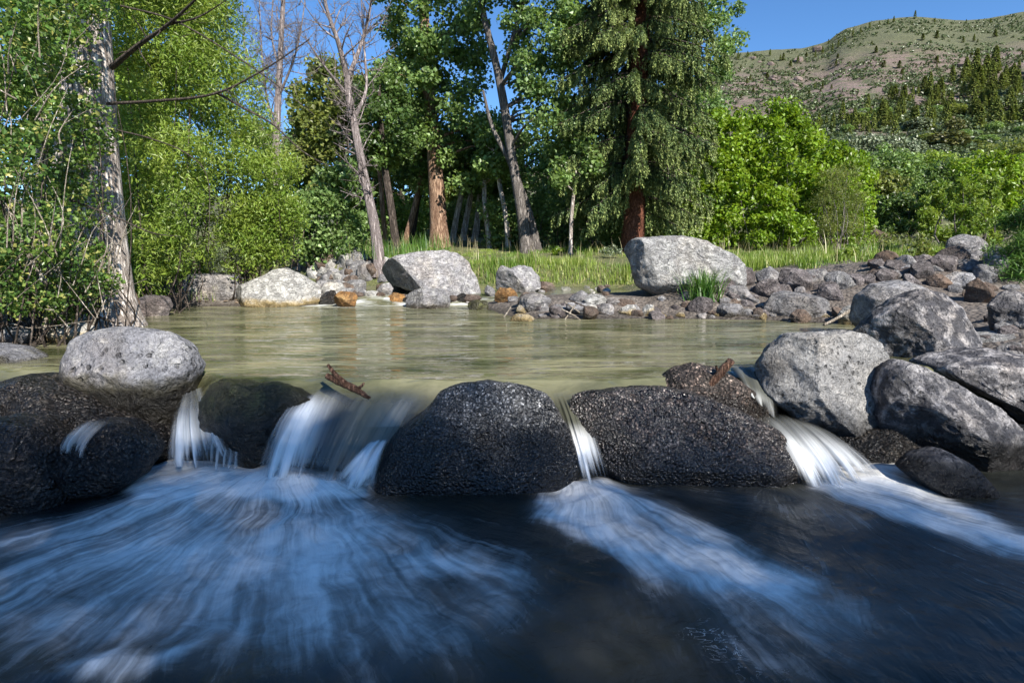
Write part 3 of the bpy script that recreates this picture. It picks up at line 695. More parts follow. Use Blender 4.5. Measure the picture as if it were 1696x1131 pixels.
# (label, bbox, material, waterline)
ROCKS = [
 ('striped pale rock in front of the undercut grey boulder', (660, 476, 752, 514), 'grey_pool'),
 ('orange rock beside the striped pale rock', (637, 482, 674, 506), 'orange'),
 ('bright orange rock in front of the hollow sided boulder', (817, 476, 860, 502), 'orange'),
 ('small grey stone beside the bright orange rock', (802, 470, 822, 492), 'grey_pool'),
 ('brown rock beside the hollow sided boulder', (886, 466, 922, 487), 'brown'),
 ('lavender grey boulder at the tip of the cobble bar', (852, 482, 914, 523), 'grey_pool'),
 ('dark stone leaning on the lavender grey boulder', (908, 503, 938, 531), 'mauve'),
 ('flat cream stone at the water in front of the lavender grey boulder', (844, 520, 888, 536), 'pale_pool'),
 ('grey stone under the dry twigs', (935, 497, 982, 528), 'grey_pool'),
 ('angular white stone standing on the cobble bar', (964, 485, 1006, 514), 'pale_pool'),
 ('pointed brown stone on top of the cobble bar', (988, 470, 1005, 488), 'brown'),
 ('flat brown rock in the backwater before the huge white boulder', (1003, 494, 1058, 513), 'brown'),
 ('rounded white stone near the flat brown rock', (1022, 504, 1059, 525), 'pale_pool'),
 ('upright white stone on the cobble bar', (1062, 500, 1088, 526), 'pale_pool'),
 ('mauve rock holding up the grass tuft', (1140, 492, 1187, 524), 'mauve'),
 ('light grey stone beside the grass tuft rock', (1184, 500, 1234, 530), 'grey_pool'),
 ('plum coloured rock against the huge white boulder', (1207, 437, 1256, 477), 'mauve'),
 ('rounded grey stone with a pale face by the grass tuft', (1197, 469, 1248, 504), 'grey'),
 ('wide mauve rock next to the rounded grey stone', (1245, 460, 1308, 500), 'mauve'),
 ('tall dark mauve rock split by a pale seam', (1290, 439, 1362, 487), 'mauve'),
 ('long leaning grey slab in the bank of rocks', (1266, 480, 1412, 530), 'grey'),
 ('mauve block resting on the leaning slab', (1354, 468, 1412, 507), 'mauve'),
 ('pyramid shaped stone at the water below the slab', (1307, 508, 1351, 539), 'brown'),
 ('white stone with a brown shore side at the pool corner', (1390, 503, 1455, 541), 'pale_pool'),
 ('pitted mauve rock on the bank above the broad slab', (1449, 445, 1499, 472), 'mauve'),
 ('reddish upright rock in the upper bank', (1508, 431, 1552, 468), 'mauve'),
 ('dark knobbly rock crowning the rock bank', (1541, 418, 1593, 458), 'mauve'),
 ('flat grey rock at the top of the rock bank', (1582, 429, 1634, 454), 'grey'),
 ('rounded grey rock under the flat top rock', (1564, 450, 1634, 488), 'grey'),
 ('brown striped rock near the dark streamside bush', (1598, 460, 1660, 512), 'brown'),
 ('big dark rounded rock at the photo edge under the bush', (1646, 480, 1740, 556), 'frosted'),
 ('grey rock half hidden by the dark streamside bush', (1630, 405, 1690, 470), 'grey'),
 ('jagged grey rock between the mauve block and the pitted mauve rock', (1368, 446, 1428, 484), 'grey'),
 ('pale flat stone at the grass edge above the jagged rock', (1468, 438, 1520, 456), 'brown'),
 ('pale stone in the meadow grass', (1425, 404, 1452, 420), 'pale'),
 ('reddish stone half sunk in the meadow grass', (1440, 378, 1478, 398), 'brown'),
 ('brown bank rock below the old cottonwood', (158, 478, 232, 536), 'brown'),
 ('dark grey bank rock jutting into the pool', (206, 482, 284, 530), 'mauve'),
 ('pale brown rock where the pool meets the willows', (262, 482, 306, 514), 'brown'),
 ('flat pale rock behind the rounded grey boulder', (66, 532, 156, 574), 'pale_pool'),
 ('grey rock at the photo edge under the alder shrub', (-30, 508, 48, 548), 'grey'),
 ('low striped rock under the alder shrub', (-20, 540, 44, 576), 'grey_pool'),
 ('dark red brown rock behind the angular white boulder', (386, 438, 444, 466), 'brown'),
 ('dark wet rock against the angular white boulder', (526, 478, 560, 510), 'wet'),
 ('leaning rock with a yellow mossy top at the riffle', (553, 479, 592, 512), 'orange'),
 ('low black rock under the undercut grey boulder', (640, 466, 690, 486), 'wet'),
 ('flat brown stone in the riffle', (756, 486, 800, 506), 'brown'),
 ('submerged olive rock in the riffle', (770, 496, 812, 516), 'mossy'),
]
for i, (lb, bb, m) in enumerate(ROCKS):
    k = 6 if 'angular' in lb or 'pyramid' in lb or 'jagged' in lb or 'slab' in lb else 7
    ol = oval(*bb, 300 + i, k)
    if 'leaning grey slab' in lb: ol = [(1268, 512), (1285, 486), (1310, 480), (1350, 490), (1400, 512), (1412, 530), (1340, 532), (1280, 526)]
    if 'brown shore side' in lb: ol = [(1391, 522), (1402, 508), (1420, 504), (1440, 518), (1456, 538), (1430, 542), (1395, 541)]
    if 'split by a pale seam' in lb: ol = [(1291, 462), (1296, 443), (1308, 440), (1335, 448), (1358, 466), (1362, 484), (1330, 488), (1298, 480)]
    lev = 0.0 if bb[3] > 476 else None
    ground_stone('rock', lb, ol, m, 300 + i * 3, lev, dict(sub=5, facets=10, rough=.06, sink=.18, cut=(.55, .86)))
# loose cobbles nothing tells apart, by where they lie
COB = [
 ('pale or tan stone lined across the riffle between the two big far boulders', 'stones lining the riffle', 18, [(530, 472), (636, 474), (640, 496), (600, 500), (530, 500)], (22, 46), ['grey_pool', 'pale_pool', 'brown', 'grey']),
 ('brown grey rock heaped along the top of the rock bank beside the grass', 'rocks topping the bank', 18, [(1440, 440), (1540, 418), (1640, 420), (1660, 465), (1560, 470), (1450, 468)], (30, 62), ['mauve', 'grey', 'brown']),
 ('small cobble in the low bar along the far edge of the pool', 'cobbles of the bar across the pool', 74, [(860, 506), (1080, 498), (1250, 500), (1420, 520), (1430, 538), (1250, 536), (1050, 532), (870, 532)], (15, 38), ['grey_pool', 'pale_pool', 'brown', 'grey_pool', 'mauve']),
 ('sunlit cobble heaped upstream behind the angular white boulder', 'cobbles upstream of the pool', 70, [(480, 446), (560, 438), (640, 446), (640, 474), (560, 480), (535, 472)], (18, 60), ['grey_pool', 'grey', 'brown', 'pale_pool']),
 ('mauve stone filling the rock bank beside the pool', 'stones of the rock bank', 52, [(1190, 478), (1300, 470), (1420, 462), (1500, 452), (1640, 448), (1690, 500), (1500, 490), (1420, 500), (1300, 506), (1200, 508)], (20, 54), ['mauve', 'grey', 'grey', 'mauve', 'brown', 'grey_pool']),
 ('dull stone in the shade at the foot of the leafy bank', 'stones under the leafy bank', 14, [(0, 545), (60, 530), (160, 520), (300, 490), (300, 505), (200, 535), (100, 560), (0, 585)], (18, 46), ['brown', 'grey', 'mauve']),
 ('small stone beside the shallow backwater below the grass bank', 'stones along the backwater', 14, [(880, 462), (1040, 466), (1040, 492), (990, 494), (890, 490)], (9, 24), ['brown', 'grey_pool', 'pale_pool']),
 ('pale stone scattered in the meadow before the hill', 'stones in the meadow', 9, [(1380, 412), (1470, 404), (1480, 425), (1400, 430)], (10, 20), ['pale', 'brown']),
 ('dark stone washed by the riffle beside the undercut grey boulder', 'stones of the riffle', 22, [(528, 474), (600, 472), (640, 484), (850, 486), (850, 508), (660, 508), (600, 502), (530, 500)], (14, 32), ['brown', 'wet', 'grey_pool']),
 ('rock packed around the crusted boulders of the near bank', 'rocks of the near bank', 10, [(1590, 520), (1690, 540), (1700, 600), (1610, 600), (1480, 545)], (30, 60), ['grey', 'mauve']),
]
from_i = 0
for lb, grp, n, poly, (s0, s1), mats in COB:
    r = np.random.default_rng(len(lb) * 13)
    xs = [p[0] for p in poly]; ysx = [p[1] for p in poly]
    k = 0
    while k < n:
        a, b = r.uniform(min(xs), max(xs)), r.uniform(min(ysx), max(ysx))
        if sd_poly(np.array([a]), np.array([b]), poly)[0] > 0: continue
        w = s0 + (s1 - s0) * r.random() ** 1.8; h = w * r.uniform(.5, .8)
        from_i += 1
        ground_stone('cobble', lb, oval(a - w / 2, b - h, a + w / 2, b, 900 + from_i, int(r.integers(5, 9)), .26), str(r.choice(mats)), 900 + from_i * 3, 0.0 if b > 490 else None, dict(sub=4, facets=9, rough=.06, sink=.35, cut=(.52, .85), thick=.5), group=grp, cat='rock')
        k += 1

# ------------------------------------------------------------------ wood and leaves
class MB:
    def __init__(s): s.V = []; s.Q = []; s.n = 0
    def tube(s, P, Rr, sides=8):
        P = np.asarray(P, float); Rr = np.asarray(Rr, float); k = len(P)
        T = np.gradient(P, axis=0); T /= np.linalg.norm(T, axis=1, keepdims=True) + 1e-9
        ref = np.array([0, 1, 0.]) if abs(T[:, 1]).mean() < .8 else np.array([1., 0, 0])
        A = np.cross(T, ref); A /= np.linalg.norm(A, axis=1, keepdims=True) + 1e-9
        B = np.cross(T, A)
        an = np.linspace(0, 2 * np.pi, sides, endpoint=False)
        V = P[:, None] + Rr[:, None, None] * (A[:, None] * np.cos(an)[None, :, None] + B[:, None] * np.sin(an)[None, :, None])
        i = np.arange(k - 1)[:, None] * sides; j = np.arange(sides)[None]; j2 = (j + 1) % sides
        Q = np.stack([i + j, i + j2, i + sides + j2, i + sides + j], -1).reshape(-1, 4)
        s.V.append(V.reshape(-1, 3)); s.Q.append(Q + s.n); s.n += k * sides
    def build(s, name, mat, parent=None, origin=None):
        return mk(name, np.concatenate(s.V), np.concatenate(s.Q), mat, parent, origin)

def spline(P, n):
    P = np.asarray(P, float)
    if len(P) == 2: return P[0] + (P[1] - P[0]) * np.linspace(0, 1, n)[:, None]
    t = np.linspace(0, len(P) - 1, n); out = []
    E = np.vstack([2 * P[0] - P[1], P, 2 * P[-1] - P[-2]])
    for v in t:
        i = min(int(v), len(P) - 2); f = v - i
        a, b, c, d = E[i], E[i + 1], E[i + 2], E[i + 3]
        out.append(.5 * (2 * b + (c - a) * f + (2 * a - 5 * b + 4 * c - d) * f * f + (3 * b - a - 3 * c + d) * f ** 3))
    return np.array(out)

def unit(v): return v / (np.linalg.norm(v, axis=-1, keepdims=True) + 1e-9)

def leaf_arrays(C, D, N, L, Wd, cl):
    """one bent four-cornered leaf per centre: axis D, face normal N"""
    n = len(C)
    D = unit(D); S = unit(np.cross(D, N)); N = np.cross(S, D)
    L = L[:, None]; Wd = Wd[:, None]
    V = np.stack([C - D * L * .5, C + S * Wd * .5 + N * Wd * .12 - D * L * .06, C + D * L * .5 - N * L * .08, C - S * Wd * .5 + N * Wd * .12 - D * L * .06], 1).reshape(-1, 3)
    Q = np.arange(n * 4).reshape(n, 4)
    rn = np.repeat(rng.random(n), 4)
    return V, Q, rn, np.repeat(cl, 4)

def foliage(name, clumps, rad, per, leaf, mat, parent=None, flat=.75, droop=.0, asp=.7, clv=None, origin=None, up=.7):
    """leaf clumps: positions (n,3), radius, leaves per clump, leaf length"""
    n = len(clumps); rad = np.broadcast_to(np.asarray(rad, float), n)
    idx = np.repeat(np.arange(n), per)
    m = len(idx)
    dv = unit(rng.normal(size=(m, 3)))
    rr = rng.random(m) ** .45
    off = dv * (rr * rad[idx])[:, None]; off[:, 2] *= flat
    C = clumps[idx] + off
    Nn = unit(dv * .55 + np.array([0, 0, up]) + rng.normal(size=(m, 3)) * .55)
    D = unit(rng.normal(size=(m, 3)) + dv * .6 + np.array([0, 0, -droop]))
    Ls = leaf * rng.uniform(.65, 1.3, m)
    cl = (clv if clv is not None else rng.random(n))[idx]
    V, Q, a, b = leaf_arrays(C, D, Nn, Ls, Ls * asp, np.clip(cl + rng.normal(size=m) * .1, 0, 1))
    return mk(name, V, Q, mat, parent, origin, attrs={'rnd': a, 'clump': b}, smooth_on=False)

def sample_poly(poly, n, d, thick, r):
    """places inside a crown whose outline is poly at distance d, rounded front to back"""
    P = np.array(poly, float); out = []
    lo, hi = P.min(0), P.max(0)
    while len(out) < n:
        q = r.uniform(lo, hi, (n * 3, 2))
        s = sd_poly(q[:, 0], q[:, 1], poly)
        q, s = q[s < 0], s[s < 0]
        for (a, b), e in zip(q, s):
            k = min(1, (-e / 60.0)) ** .5
            out.append(at(a, b, d + r.uniform(-1, 1) * thick * (.25 + .75 * k)))
            if len(out) >= n: break
    return np.array(out)

def wobble(P, amp, seed):
    r = np.random.default_rng(seed); P = np.array(P, float)
    P[1:-1] += r.normal(size=P[1:-1].shape) * amp
    return P

def tree(name, label, cat, d, trunk, radii, crown, n, rad, per, leaf, lm, bm, thick=1.2, group=None, extra=(), limbs=14, flat=.8, droop=.1, asp=.75, seed=1, sides=12, base=None, part=('trunk', 'crown'), limb_r=.035, clf=None):
    r = np.random.default_rng(seed)
    P = [at(a, b, d) for a, b in trunk]
    gz = tz1(P[0][0], P[0][1])
    P[0][2] = min(P[0][2], gz - .05) if P[0][2] > gz - .05 else P[0][2]
    t = thing(name, label, cat, (P[0][0], P[0][1], max(gz, P[0][2])), group)
    mb = MB()
    S = spline(P, 26); Rs = np.interp(np.linspace(0, 1, 26), np.linspace(0, 1, len(radii)), radii)
    Rs[0] *= 1.35; Rs[1] *= 1.12
    mb.tube(S, Rs, sides)
    stems = [(S, Rs)]
    for tp, rd in extra:
        Q = [at(a, b, d + .15) for a, b in tp]
        S2 = spline(Q, 16); R2 = np.interp(np.linspace(0, 1, 16), np.linspace(0, 1, len(rd)), rd)
        mb.tube(S2, R2, 8); stems.append((S2, R2))
    if crown is not None:
        cs = []
        polys = crown if isinstance(crown[0][0], (list, tuple)) else [crown]
        ar = np.array([abs(sum(p[i][0] * p[i - 1][1] - p[i][1] * p[i - 1][0] for i in range(len(p)))) for p in polys]); ar = ar / ar.sum()
        for p, w in zip(polys, ar): cs.append(sample_poly(p, max(3, int(n * w)), d, thick, r))
        cs = np.concatenate(cs)
        AllS = np.concatenate([s for s, _ in stems]); AllR = np.concatenate([q for _, q in stems])
        for c in cs[r.permutation(len(cs))[:limbs]]:
            dist = np.linalg.norm(AllS - c, axis=1) + 1.2 * np.maximum(AllS[:, 2] - c[2] + .3, 0)
            k = int(np.argmin(dist)); a = AllS[k]
            m = (a + c) / 2 + np.array([0, 0, .12 * np.linalg.norm(c - a)]) + r.normal(size=3) * .06
            r0 = min(limb_r * (1 + np.linalg.norm(c - a) * .35), AllR[k] * .8)
            mb.tube(spline([a, m, c], 7), np.linspace(r0, .006, 7), 5)
        cl = r.random(len(cs))
        if clf: cl = clf(cs, cl)
        foliage(part[1], cs, rad * r.uniform(.65, 1.25, len(cs)), per, leaf, M[lm], t, flat, droop, asp, cl)
    mb.build(part[0], M[bm], t)
    return t

def shrub(label, d, poly, n, rad, per, leaf, lm, bm='bark_twig', thick=.6, stems=7, cat='shrub', name='shrub', group=None, asp=.6, droop=.0, flat=.85, seed=2, base_py=None, up=.7, stem_r=.013, clf=None):
    r = np.random.default_rng(seed)
    P = np.array(poly, float)
    bx = (P[:, 0].min() + P[:, 0].max()) / 2; by = base_py or P[:, 1].max()
    b = at(bx, by, d); gz = tz1(b[0], b[1]); b[2] = gz
    t = thing(name, label, cat, b, group)
    cs = sample_poly(poly, n, d, thick, r)
    cs[:, 2] = np.maximum(cs[:, 2], tz(cs[:, 0], cs[:, 1]) + rad * .3)
    mb = MB()
    wid = (P[:, 0].max() - P[:, 0].min()) / F * d
    far = cs[np.argsort(-cs[:, 2])]
    for k in range(stems):
        c = far[int(len(far) * r.random() * .75)]
        a = np.array([b[0] + (c[0] - b[0]) * .45 + r.normal() * wid * .06, b[1] + r.normal() * thick * .3, 0]); a[2] = tz1(a[0], a[1]) - .05
        m = (a + c) / 2 + r.normal(size=3) * (.08 * wid + .07)
        mb.tube(spline([a, m, c], 9), np.linspace(stem_r, stem_r * .3, 9), 5)
    mb.build('stems', M[bm], t)
    cl = r.random(len(cs))
    if clf: cl = clf(cs, cl)
    foliage('foliage', cs, rad * r.uniform(.6, 1.3, len(cs)), per, leaf, M[lm], t, flat, droop, asp, cl, up=up)
    return t

def twigs(mb, S, R0, n, ln, r, depth=1, upb=.3, sides=4, spread=1.0, lo=.2):
    """bare side branches along a stem S"""
    for k in range(n):
        f = r.uniform(lo, .98); i = int(f * (len(S) - 1)); a = S[i]
        tdir = unit(S[min(i + 1, len(S) - 1)] - S[max(i - 1, 0)])
        dv = unit(tdir * .5 + unit(r.normal(size=3)) * spread + np.array([0, 0, upb]))
        L = ln * r.uniform(.5, 1.2) * (1.15 - .6 * f)
        P = spline([a, a + dv * L * .5 + r.normal(size=3) * L * .07, a + dv * L + np.array([0, 0, upb * L * .25]) + r.normal(size=3) * L * .1], 6)
        rr = R0 * (1.1 - .6 * f)
        mb.tube(P, np.linspace(rr, rr * .25, 6), sides)
        if depth > 1: twigs(mb, P, rr * .55, max(4, n // 3), L * .5, r, depth - 1, upb, 3, spread, .25)

# --- left bank
o = tree('cottonwood_tree', 'old cottonwood with a thick pale trunk wrapped in leaves', 'tree', 6.5, [(176, 512), (166, 400), (156, 260), (148, 110), (138, -60), (132, -260)], [.31, .26, .235, .22, .21, .19],
         [(-60, -320), (200, -320), (215, -150), (190, -60), (150, 0), (100, -20), (-60, 0)], 60, .32, 90, .075, 'lf_near', 'bark_pale', .9, extra=[([(196, 500), (186, 440), (172, 360)], [.12, .09, .03]), ([(110, 480), (100, 300), (112, 120), (90, -100)], [.09, .08, .07, .05]), ([(72, 500), (66, 300), (78, 100), (60, -80)], [.06, .05, .045, .03])], seed=4, sides=20)
# its bare branches reaching over the water: parts of the tree
def bare_branch(parent, pts, r0, seed, n=6, ln=.25):
    r = np.random.default_rng(seed); mb = MB()
    S = spline([at(*p) for p in pts], 22)
    mb.tube(S, np.linspace(r0, r0 * .25, 22), 6)
    twigs(mb, S, r0 * .35, n, ln, r, 1, .0, 4, .8)
    mb.build('branch', M['bark_twig'], parent)
bare_branch(o, [(178, 172, 6.3), (250, 168, 5.9), (350, 157, 5.5), (430, 120, 5.2), (512, 66, 5.0)], .018, 1)
bare_branch(o, [(358, 153, 5.5), (405, 180, 5.4), (450, 205, 5.3), (500, 250, 5.2), (546, 276, 5.1)], .012, 2)
bare_branch(o, [(185, 112, 6.3), (230, 75, 5.8), (280, 40, 5.4), (332, -8, 5.0)], .03, 3)
bare_branch(o, [(200, 10, 6.2), (290, 35, 5.8), (400, 100, 5.4), (470, 150, 5.1), (520, 190, 5.0)], .010, 4, 8)
bare_branch(o, [(285, 40, 5.4), (330, 28, 5.2), (382, -4, 5.0)], .012, 5)
bare_branch(o, [(190, 215, 6.3), (250, 230, 5.8), (310, 255, 5.5), (345, 300, 5.3), (345, 420, 5.2)], .009, 6, 8, .2)
bare_branch(o, [(100, 325, 5.6), (180, 355, 5.4), (250, 385, 5.2), (300, 392, 5.1)], .011, 7, 7, .22)
LEAFY = dict(asp=.72, up=.5)
def dead_stems(parent, x0, x1, y0, y1, d, n, seed):
    r = np.random.default_rng(seed); mb = MB()
    for k in range(n):
        a = np.array([r.uniform(x0, x1), r.uniform(y0, y1)]); th = r.normal(math.pi / 2, .6); L = r.uniform(60, 190)
        b = a + L * np.array([math.cos(th), -math.sin(th)]); dd = d + r.uniform(-.55, .2)
        P = [at(*a, dd), at(*((a + b) / 2 + r.normal(size=2) * 12), dd + r.uniform(-.1, .1)), at(*b, dd + r.uniform(-.25, .25))]
        mb.tube(spline(P, 8), np.linspace(r.uniform(.004, .009), .002, 8), 4)
    mb.build('dead_stems', M['straw'], parent)['kind'] = 'stuff'
o_al = shrub('dark glossy alder shrub in front of the pale trunk at the photo edge', 5.0, [(-120, -80), (60, -80), (90, 80), (105, 250), (110, 400), (100, 500), (0, 525), (-120, 540)], 170, .19, 95, .044, 'lf_near', thick=.5, stems=14, stem_r=.009, seed=21, **LEAFY)
shrub('loose leafy creeper shrub climbing around the pale trunk', 5.7, [(60, -60), (150, -60), (172, 60), (150, 160), (186, 220), (140, 290), (188, 330), (140, 390), (182, 440), (140, 505), (60, 500), (90, 250)], 112, .15, 60, .044, 'lf_near', thick=.45, stems=12, stem_r=.008, seed=22, **LEAFY)
o_tg = shrub('low tangle of leafy stems at the waterside below the alder', 5.3, [(-40, 400), (90, 390), (165, 430), (200, 480), (120, 530), (-40, 545)], 50, .15, 60, .04, 'lf_near', thick=.45, stems=26, seed=23, **LEAFY)
dead_stems(o_al, -40, 110, 100, 480, 5.0, 46, 5); dead_stems(o_tg, -20, 190, 420, 540, 5.3, 60, 6)
WL = dict(asp=.26, cat='willow', name='willow_shrub', droop=.1, up=.6)
shrub('tall yellow green willow right beside the pale trunk', 8.6, [(178, -160), (300, -160), (345, 0), (350, 180), (330, 330), (280, 450), (205, 485), (180, 300)], 190, .33, 210, .08, 'lf_willow', thick=.9, stems=12, seed=31, **WL)
shrub('tall yellow green willow reaching towards the dead trees', 10.2, [(290, -160), (385, -120), (395, 40), (425, 150), (470, 240), (488, 310), (480, 400), (420, 448), (300, 450), (300, 200)], 220, .36, 210, .085, 'lf_willow', thick=1.0, stems=14, seed=32, **WL)
shrub('pale leaved dogwood shrub overhanging the far boulders', 9.8, [(395, 320), (470, 300), (500, 350), (490, 420), (440, 446), (380, 445)], 60, .26, 100, .06, 'lf_willow', thick=.7, stems=14, seed=33, cat='shrub', asp=.5)
shrub('yellow green willow sapling leaning over the smooth grey boulder', 8.2, [(195, 380), (270, 370), (330, 400), (310, 460), (250, 492), (200, 490)], 52, .2, 70, .08, 'lf_willow', thick=.5, stems=16, seed=34, **WL)
shrub('small grey green sage bush above the smooth grey boulder', 9.6, [(350, 420), (375, 405), (402, 415), (408, 440), (380, 450), (352, 446)], 26, .11, 90, .05, 'lf_sage', thick=.25, stems=8, seed=35, asp=.2)

# --- dead trees
def dead_tree(label, d, trunk, radii, forks, nt, ln, seed, bm='bark_dead'):
    r = np.random.default_rng(seed)
    P = [at(a, b, d) for a, b in trunk]; gz = tz1(P[0][0], P[0][1]); P[0][2] = gz - .1
    t = thing('dead_tree', label, 'tree', (P[0][0], P[0][1], gz))
    mb = MB(); S = spline(P, 30); Rs = np.interp(np.linspace(0, 1, 30), np.linspace(0, 1, len(radii)), radii); Rs[0] *= 1.5; Rs[1] *= 1.2
    mb.tube(S, Rs, 12); mb.build('trunk', M[bm], t)
    for tp, rd in forks:
        b2 = MB(); S2 = spline([at(a, b, d + dz) for a, b, dz in tp], 18)
        b2.tube(S2, np.interp(np.linspace(0, 1, 18), np.linspace(0, 1, len(rd)), rd), 8)
        twigs(b2, S2, rd[0] * .36, nt * 2, ln, r, 3, .35, 4)
        b2.build('branch', M[bm], t)
    b3 = MB(); twigs(b3, S, max(.022, radii[-1] * .4), nt * 4, ln, r, 2, .25, 4, 1.0, .35); b3.build('twigs', M[bm], t)['kind'] = 'stuff'
dead_tree('tall leaning bare snag with a forked top', 13.5, [(630, 436), (622, 385), (607, 310), (590, 225), (578, 160), (574, 120)], [.155, .125, .10, .09, .08, .07],
          [([(574, 124, 0), (560, 70, -.3), (540, 10, -.5), (528, -80, -.7)], [.07, .05, .035, .015]), ([(576, 130, 0), (596, 80, .3), (612, 20, .4), (622, -70, .4)], [.06, .045, .03, .012]), ([(585, 200, 0), (606, 150, .2), (604, 90, .3), (598, 0, .3)], [.05, .035, .025, .01]), ([(578, 160, 0), (545, 120, -.3), (520, 85, -.5), (505, 60, -.6)], [.035, .025, .018, .008])], 9, .9, 5)
dead_tree('slender pale bare tree behind the willow', 20, [(456, 425), (456, 330), (458, 220), (464, 100), (470, -20), (474, -140)], [.15, .14, .12, .09, .06, .03],
          [([(458, 230, 0), (440, 150, .4), (432, 60, .6), (428, -60, .8)], [.055, .04, .025, .01]), ([(462, 160, 0), (486, 100, -.4), (500, 40, -.6), (512, -60, -.8)], [.05, .035, .02, .01]), ([(460, 200, 0), (420, 140, .4), (405, 70, .5), (400, -40, .6)], [.04, .03, .018, .008]), ([(464, 120, 0), (450, 60, .5), (452, -10, .6), (446, -100, .7)], [.04, .03, .02, .008])], 12, 1.5, 9)

# --- the grove behind
CW = dict(asp=.85)
tree('cottonwood_tree', 'big cottonwood with a stout sunlit orange brown trunk', 'tree', 19, [(728, 404), (723, 310), (716, 210), (706, 90), (700, -60), (696, -200)], [.30, .26, .21, .16, .12, .05],
     [[(615, -200), (800, -200), (790, -40), (800, 90), (790, 180), (750, 240), (700, 230), (650, 215), (625, 120), (640, 40), (615, 0)], [(730, 180), (830, 200), (850, 280), (800, 320), (740, 300)]], 150, .5, 190, .13, 'lf_cotton', 'bark_orange', 1.8, limbs=40, seed=41, **CW)
tree('cottonwood_tree', 'thin dark cottonwood leaning between the snag and the big trunk', 'tree', 17, [(657, 404), (647, 340), (636, 270), (630, 200), (628, 150)], [.13, .11, .10, .08, .04],
     [(590, 150), (640, 130), (680, 170), (690, 240), (650, 280), (600, 260)], 34, .4, 150, .11, 'lf_dark', 'bark_dark', 1.0, limbs=10, seed=42, **CW)
YC = [
 ('young cottonwood with a dark slanted trunk before the orange trunk', 21, [(680, 402), (688, 350), (698, 290), (700, 230)], [.14, .12, .11, .06], [(650, 170), (720, 180), (725, 280), (690, 310), (640, 290)], 'bark_dark'),
 ('young cottonwood with a rusty trunk close to the orange trunk', 20.5, [(670, 402), (690, 330), (700, 270), (704, 220)], [.12, .1, .09, .05], [(660, 200), (740, 190), (745, 290), (690, 320)], 'bark_orange'),
 ('young cottonwood with a pale trunk curving away from the orange trunk', 21, [(748, 406), (756, 360), (766, 310), (772, 240)], [.12, .1, .09, .05], [(730, 220), (800, 210), (815, 300), (770, 325), (735, 310)], 'bark_pale'),
 ('young cottonwood with a pale trunk in the middle of the trio', 22, [(765, 407), (772, 365), (780, 320), (786, 250)], [.13, .11, .1, .05], [(750, 200), (830, 200), (845, 310), (790, 330)], 'bark_pale'),
 ('young cottonwood with a pale trunk at the end of the trio', 21.5, [(784, 408), (790, 370), (794, 330), (800, 260)], [.13, .11, .1, .05], [(770, 230), (850, 230), (860, 320), (800, 340)], 'bark_pale'),
]
YC += [
 ('slim pale trunk standing in the bushes just before the spruce', 15.6, [(945, 418), (946, 370), (950, 320), (956, 262)], [.055, .05, .045, .02], [(915, 240), (985, 235), (985, 300), (925, 305)], 'bark_pale'),
 ('short pale trunk behind the sunlit upstream cobbles', 15.2, [(572, 424), (570, 385), (564, 345), (570, 290)], [.08, .065, .05, .03], [(535, 280), (600, 270), (610, 330), (545, 335)], 'bark_pale'),
 ('slender rusty trunk between the snag and the thin dark tree', 17.5, [(640, 408), (634, 350), (630, 300), (622, 240)], [.08, .075, .065, .03], [(590, 220), (650, 220), (655, 280), (600, 285)], 'bark_orange'),
 ('slender grey trunk behind the hollow sided boulder', 17.8, [(842, 414), (838, 360), (828, 310), (818, 250)], [.09, .08, .065, .03], [(790, 225), (850, 230), (850, 285), (800, 290)], 'bark_pale'),
 ('slender pale trunk just past the orange trunk', 18.2, [(812, 412), (806, 365), (802, 320), (806, 260)], [.09, .08, .07, .03], [(775, 240), (835, 240), (835, 300), (785, 300)], 'bark_pale'),
]
for i, (lb, d, tr, rd, cr, bk) in enumerate(YC):
    tree('cottonwood_tree', lb, 'tree', d, tr, rd, cr, 36 if i < 5 else 16, .5 if i < 5 else .36, 110, .13, 'lf_cotton' if i % 2 or i > 4 else 'lf_dark', bk, 1.2, limbs=8, seed=60 + i, **CW)
tree('cottonwood_tree', 'twin stemmed leaning cottonwood beside the spruce', 'tree', 16.5, [(874, 420), (862, 340), (848, 260), (834, 170), (820, 100), (800, 20), (785, -90)], [.19, .15, .13, .12, .1, .08, .03],
     [[(830, -200), (975, -200), (965, 0), (955, 150), (960, 260), (930, 290), (890, 270), (862, 230), (860, 170), (850, 90), (835, 40)], [(770, -120), (835, -120), (830, 20), (800, 50), (765, 20)]], 150, .46, 160, .11, 'lf_cotton2', 'bark_grey', 1.5,
     extra=[([(892, 420), (872, 340), (845, 270), (815, 210), (800, 150)], [.14, .11, .08, .06, .03]), ([(830, 130), (850, 60), (870, -20), (880, -120)], [.07, .06, .05, .02])], limbs=36, seed=44, **CW)
tree('cottonwood_tree', 'tall pale green cottonwood rising behind the spruce', 'tree', 21, [(1105, 408), (1110, 300), (1120, 150), (1135, 0), (1140, -160)], [.25, .2, .17, .12, .05],
     [[(1110, -200), (1205, -200), (1222, -40), (1226, 40), (1212, 90), (1202, 140), (1190, 230), (1120, 260), (1080, 100)], [(940, -200), (1000, -200), (990, 100), (960, 260), (930, 200)]], 150, .5, 150, .12, 'lf_cotton2', 'bark_grey', 1.5, limbs=24, seed=45, **CW)
tree('cottonwood_tree', 'broad green tree behind the leaning snag', 'tree', 25, [(560, 412), (562, 330), (566, 240), (570, 150)], [.25, .2, .16, .08],
     [(488, 150), (520, 112), (575, 108), (640, 140), (680, 190), (670, 300), (620, 350), (530, 340), (485, 290)], 120, .65, 170, .17, 'lf_olive', 'bark_dark', 2.0, limbs=20, seed=46, **CW)
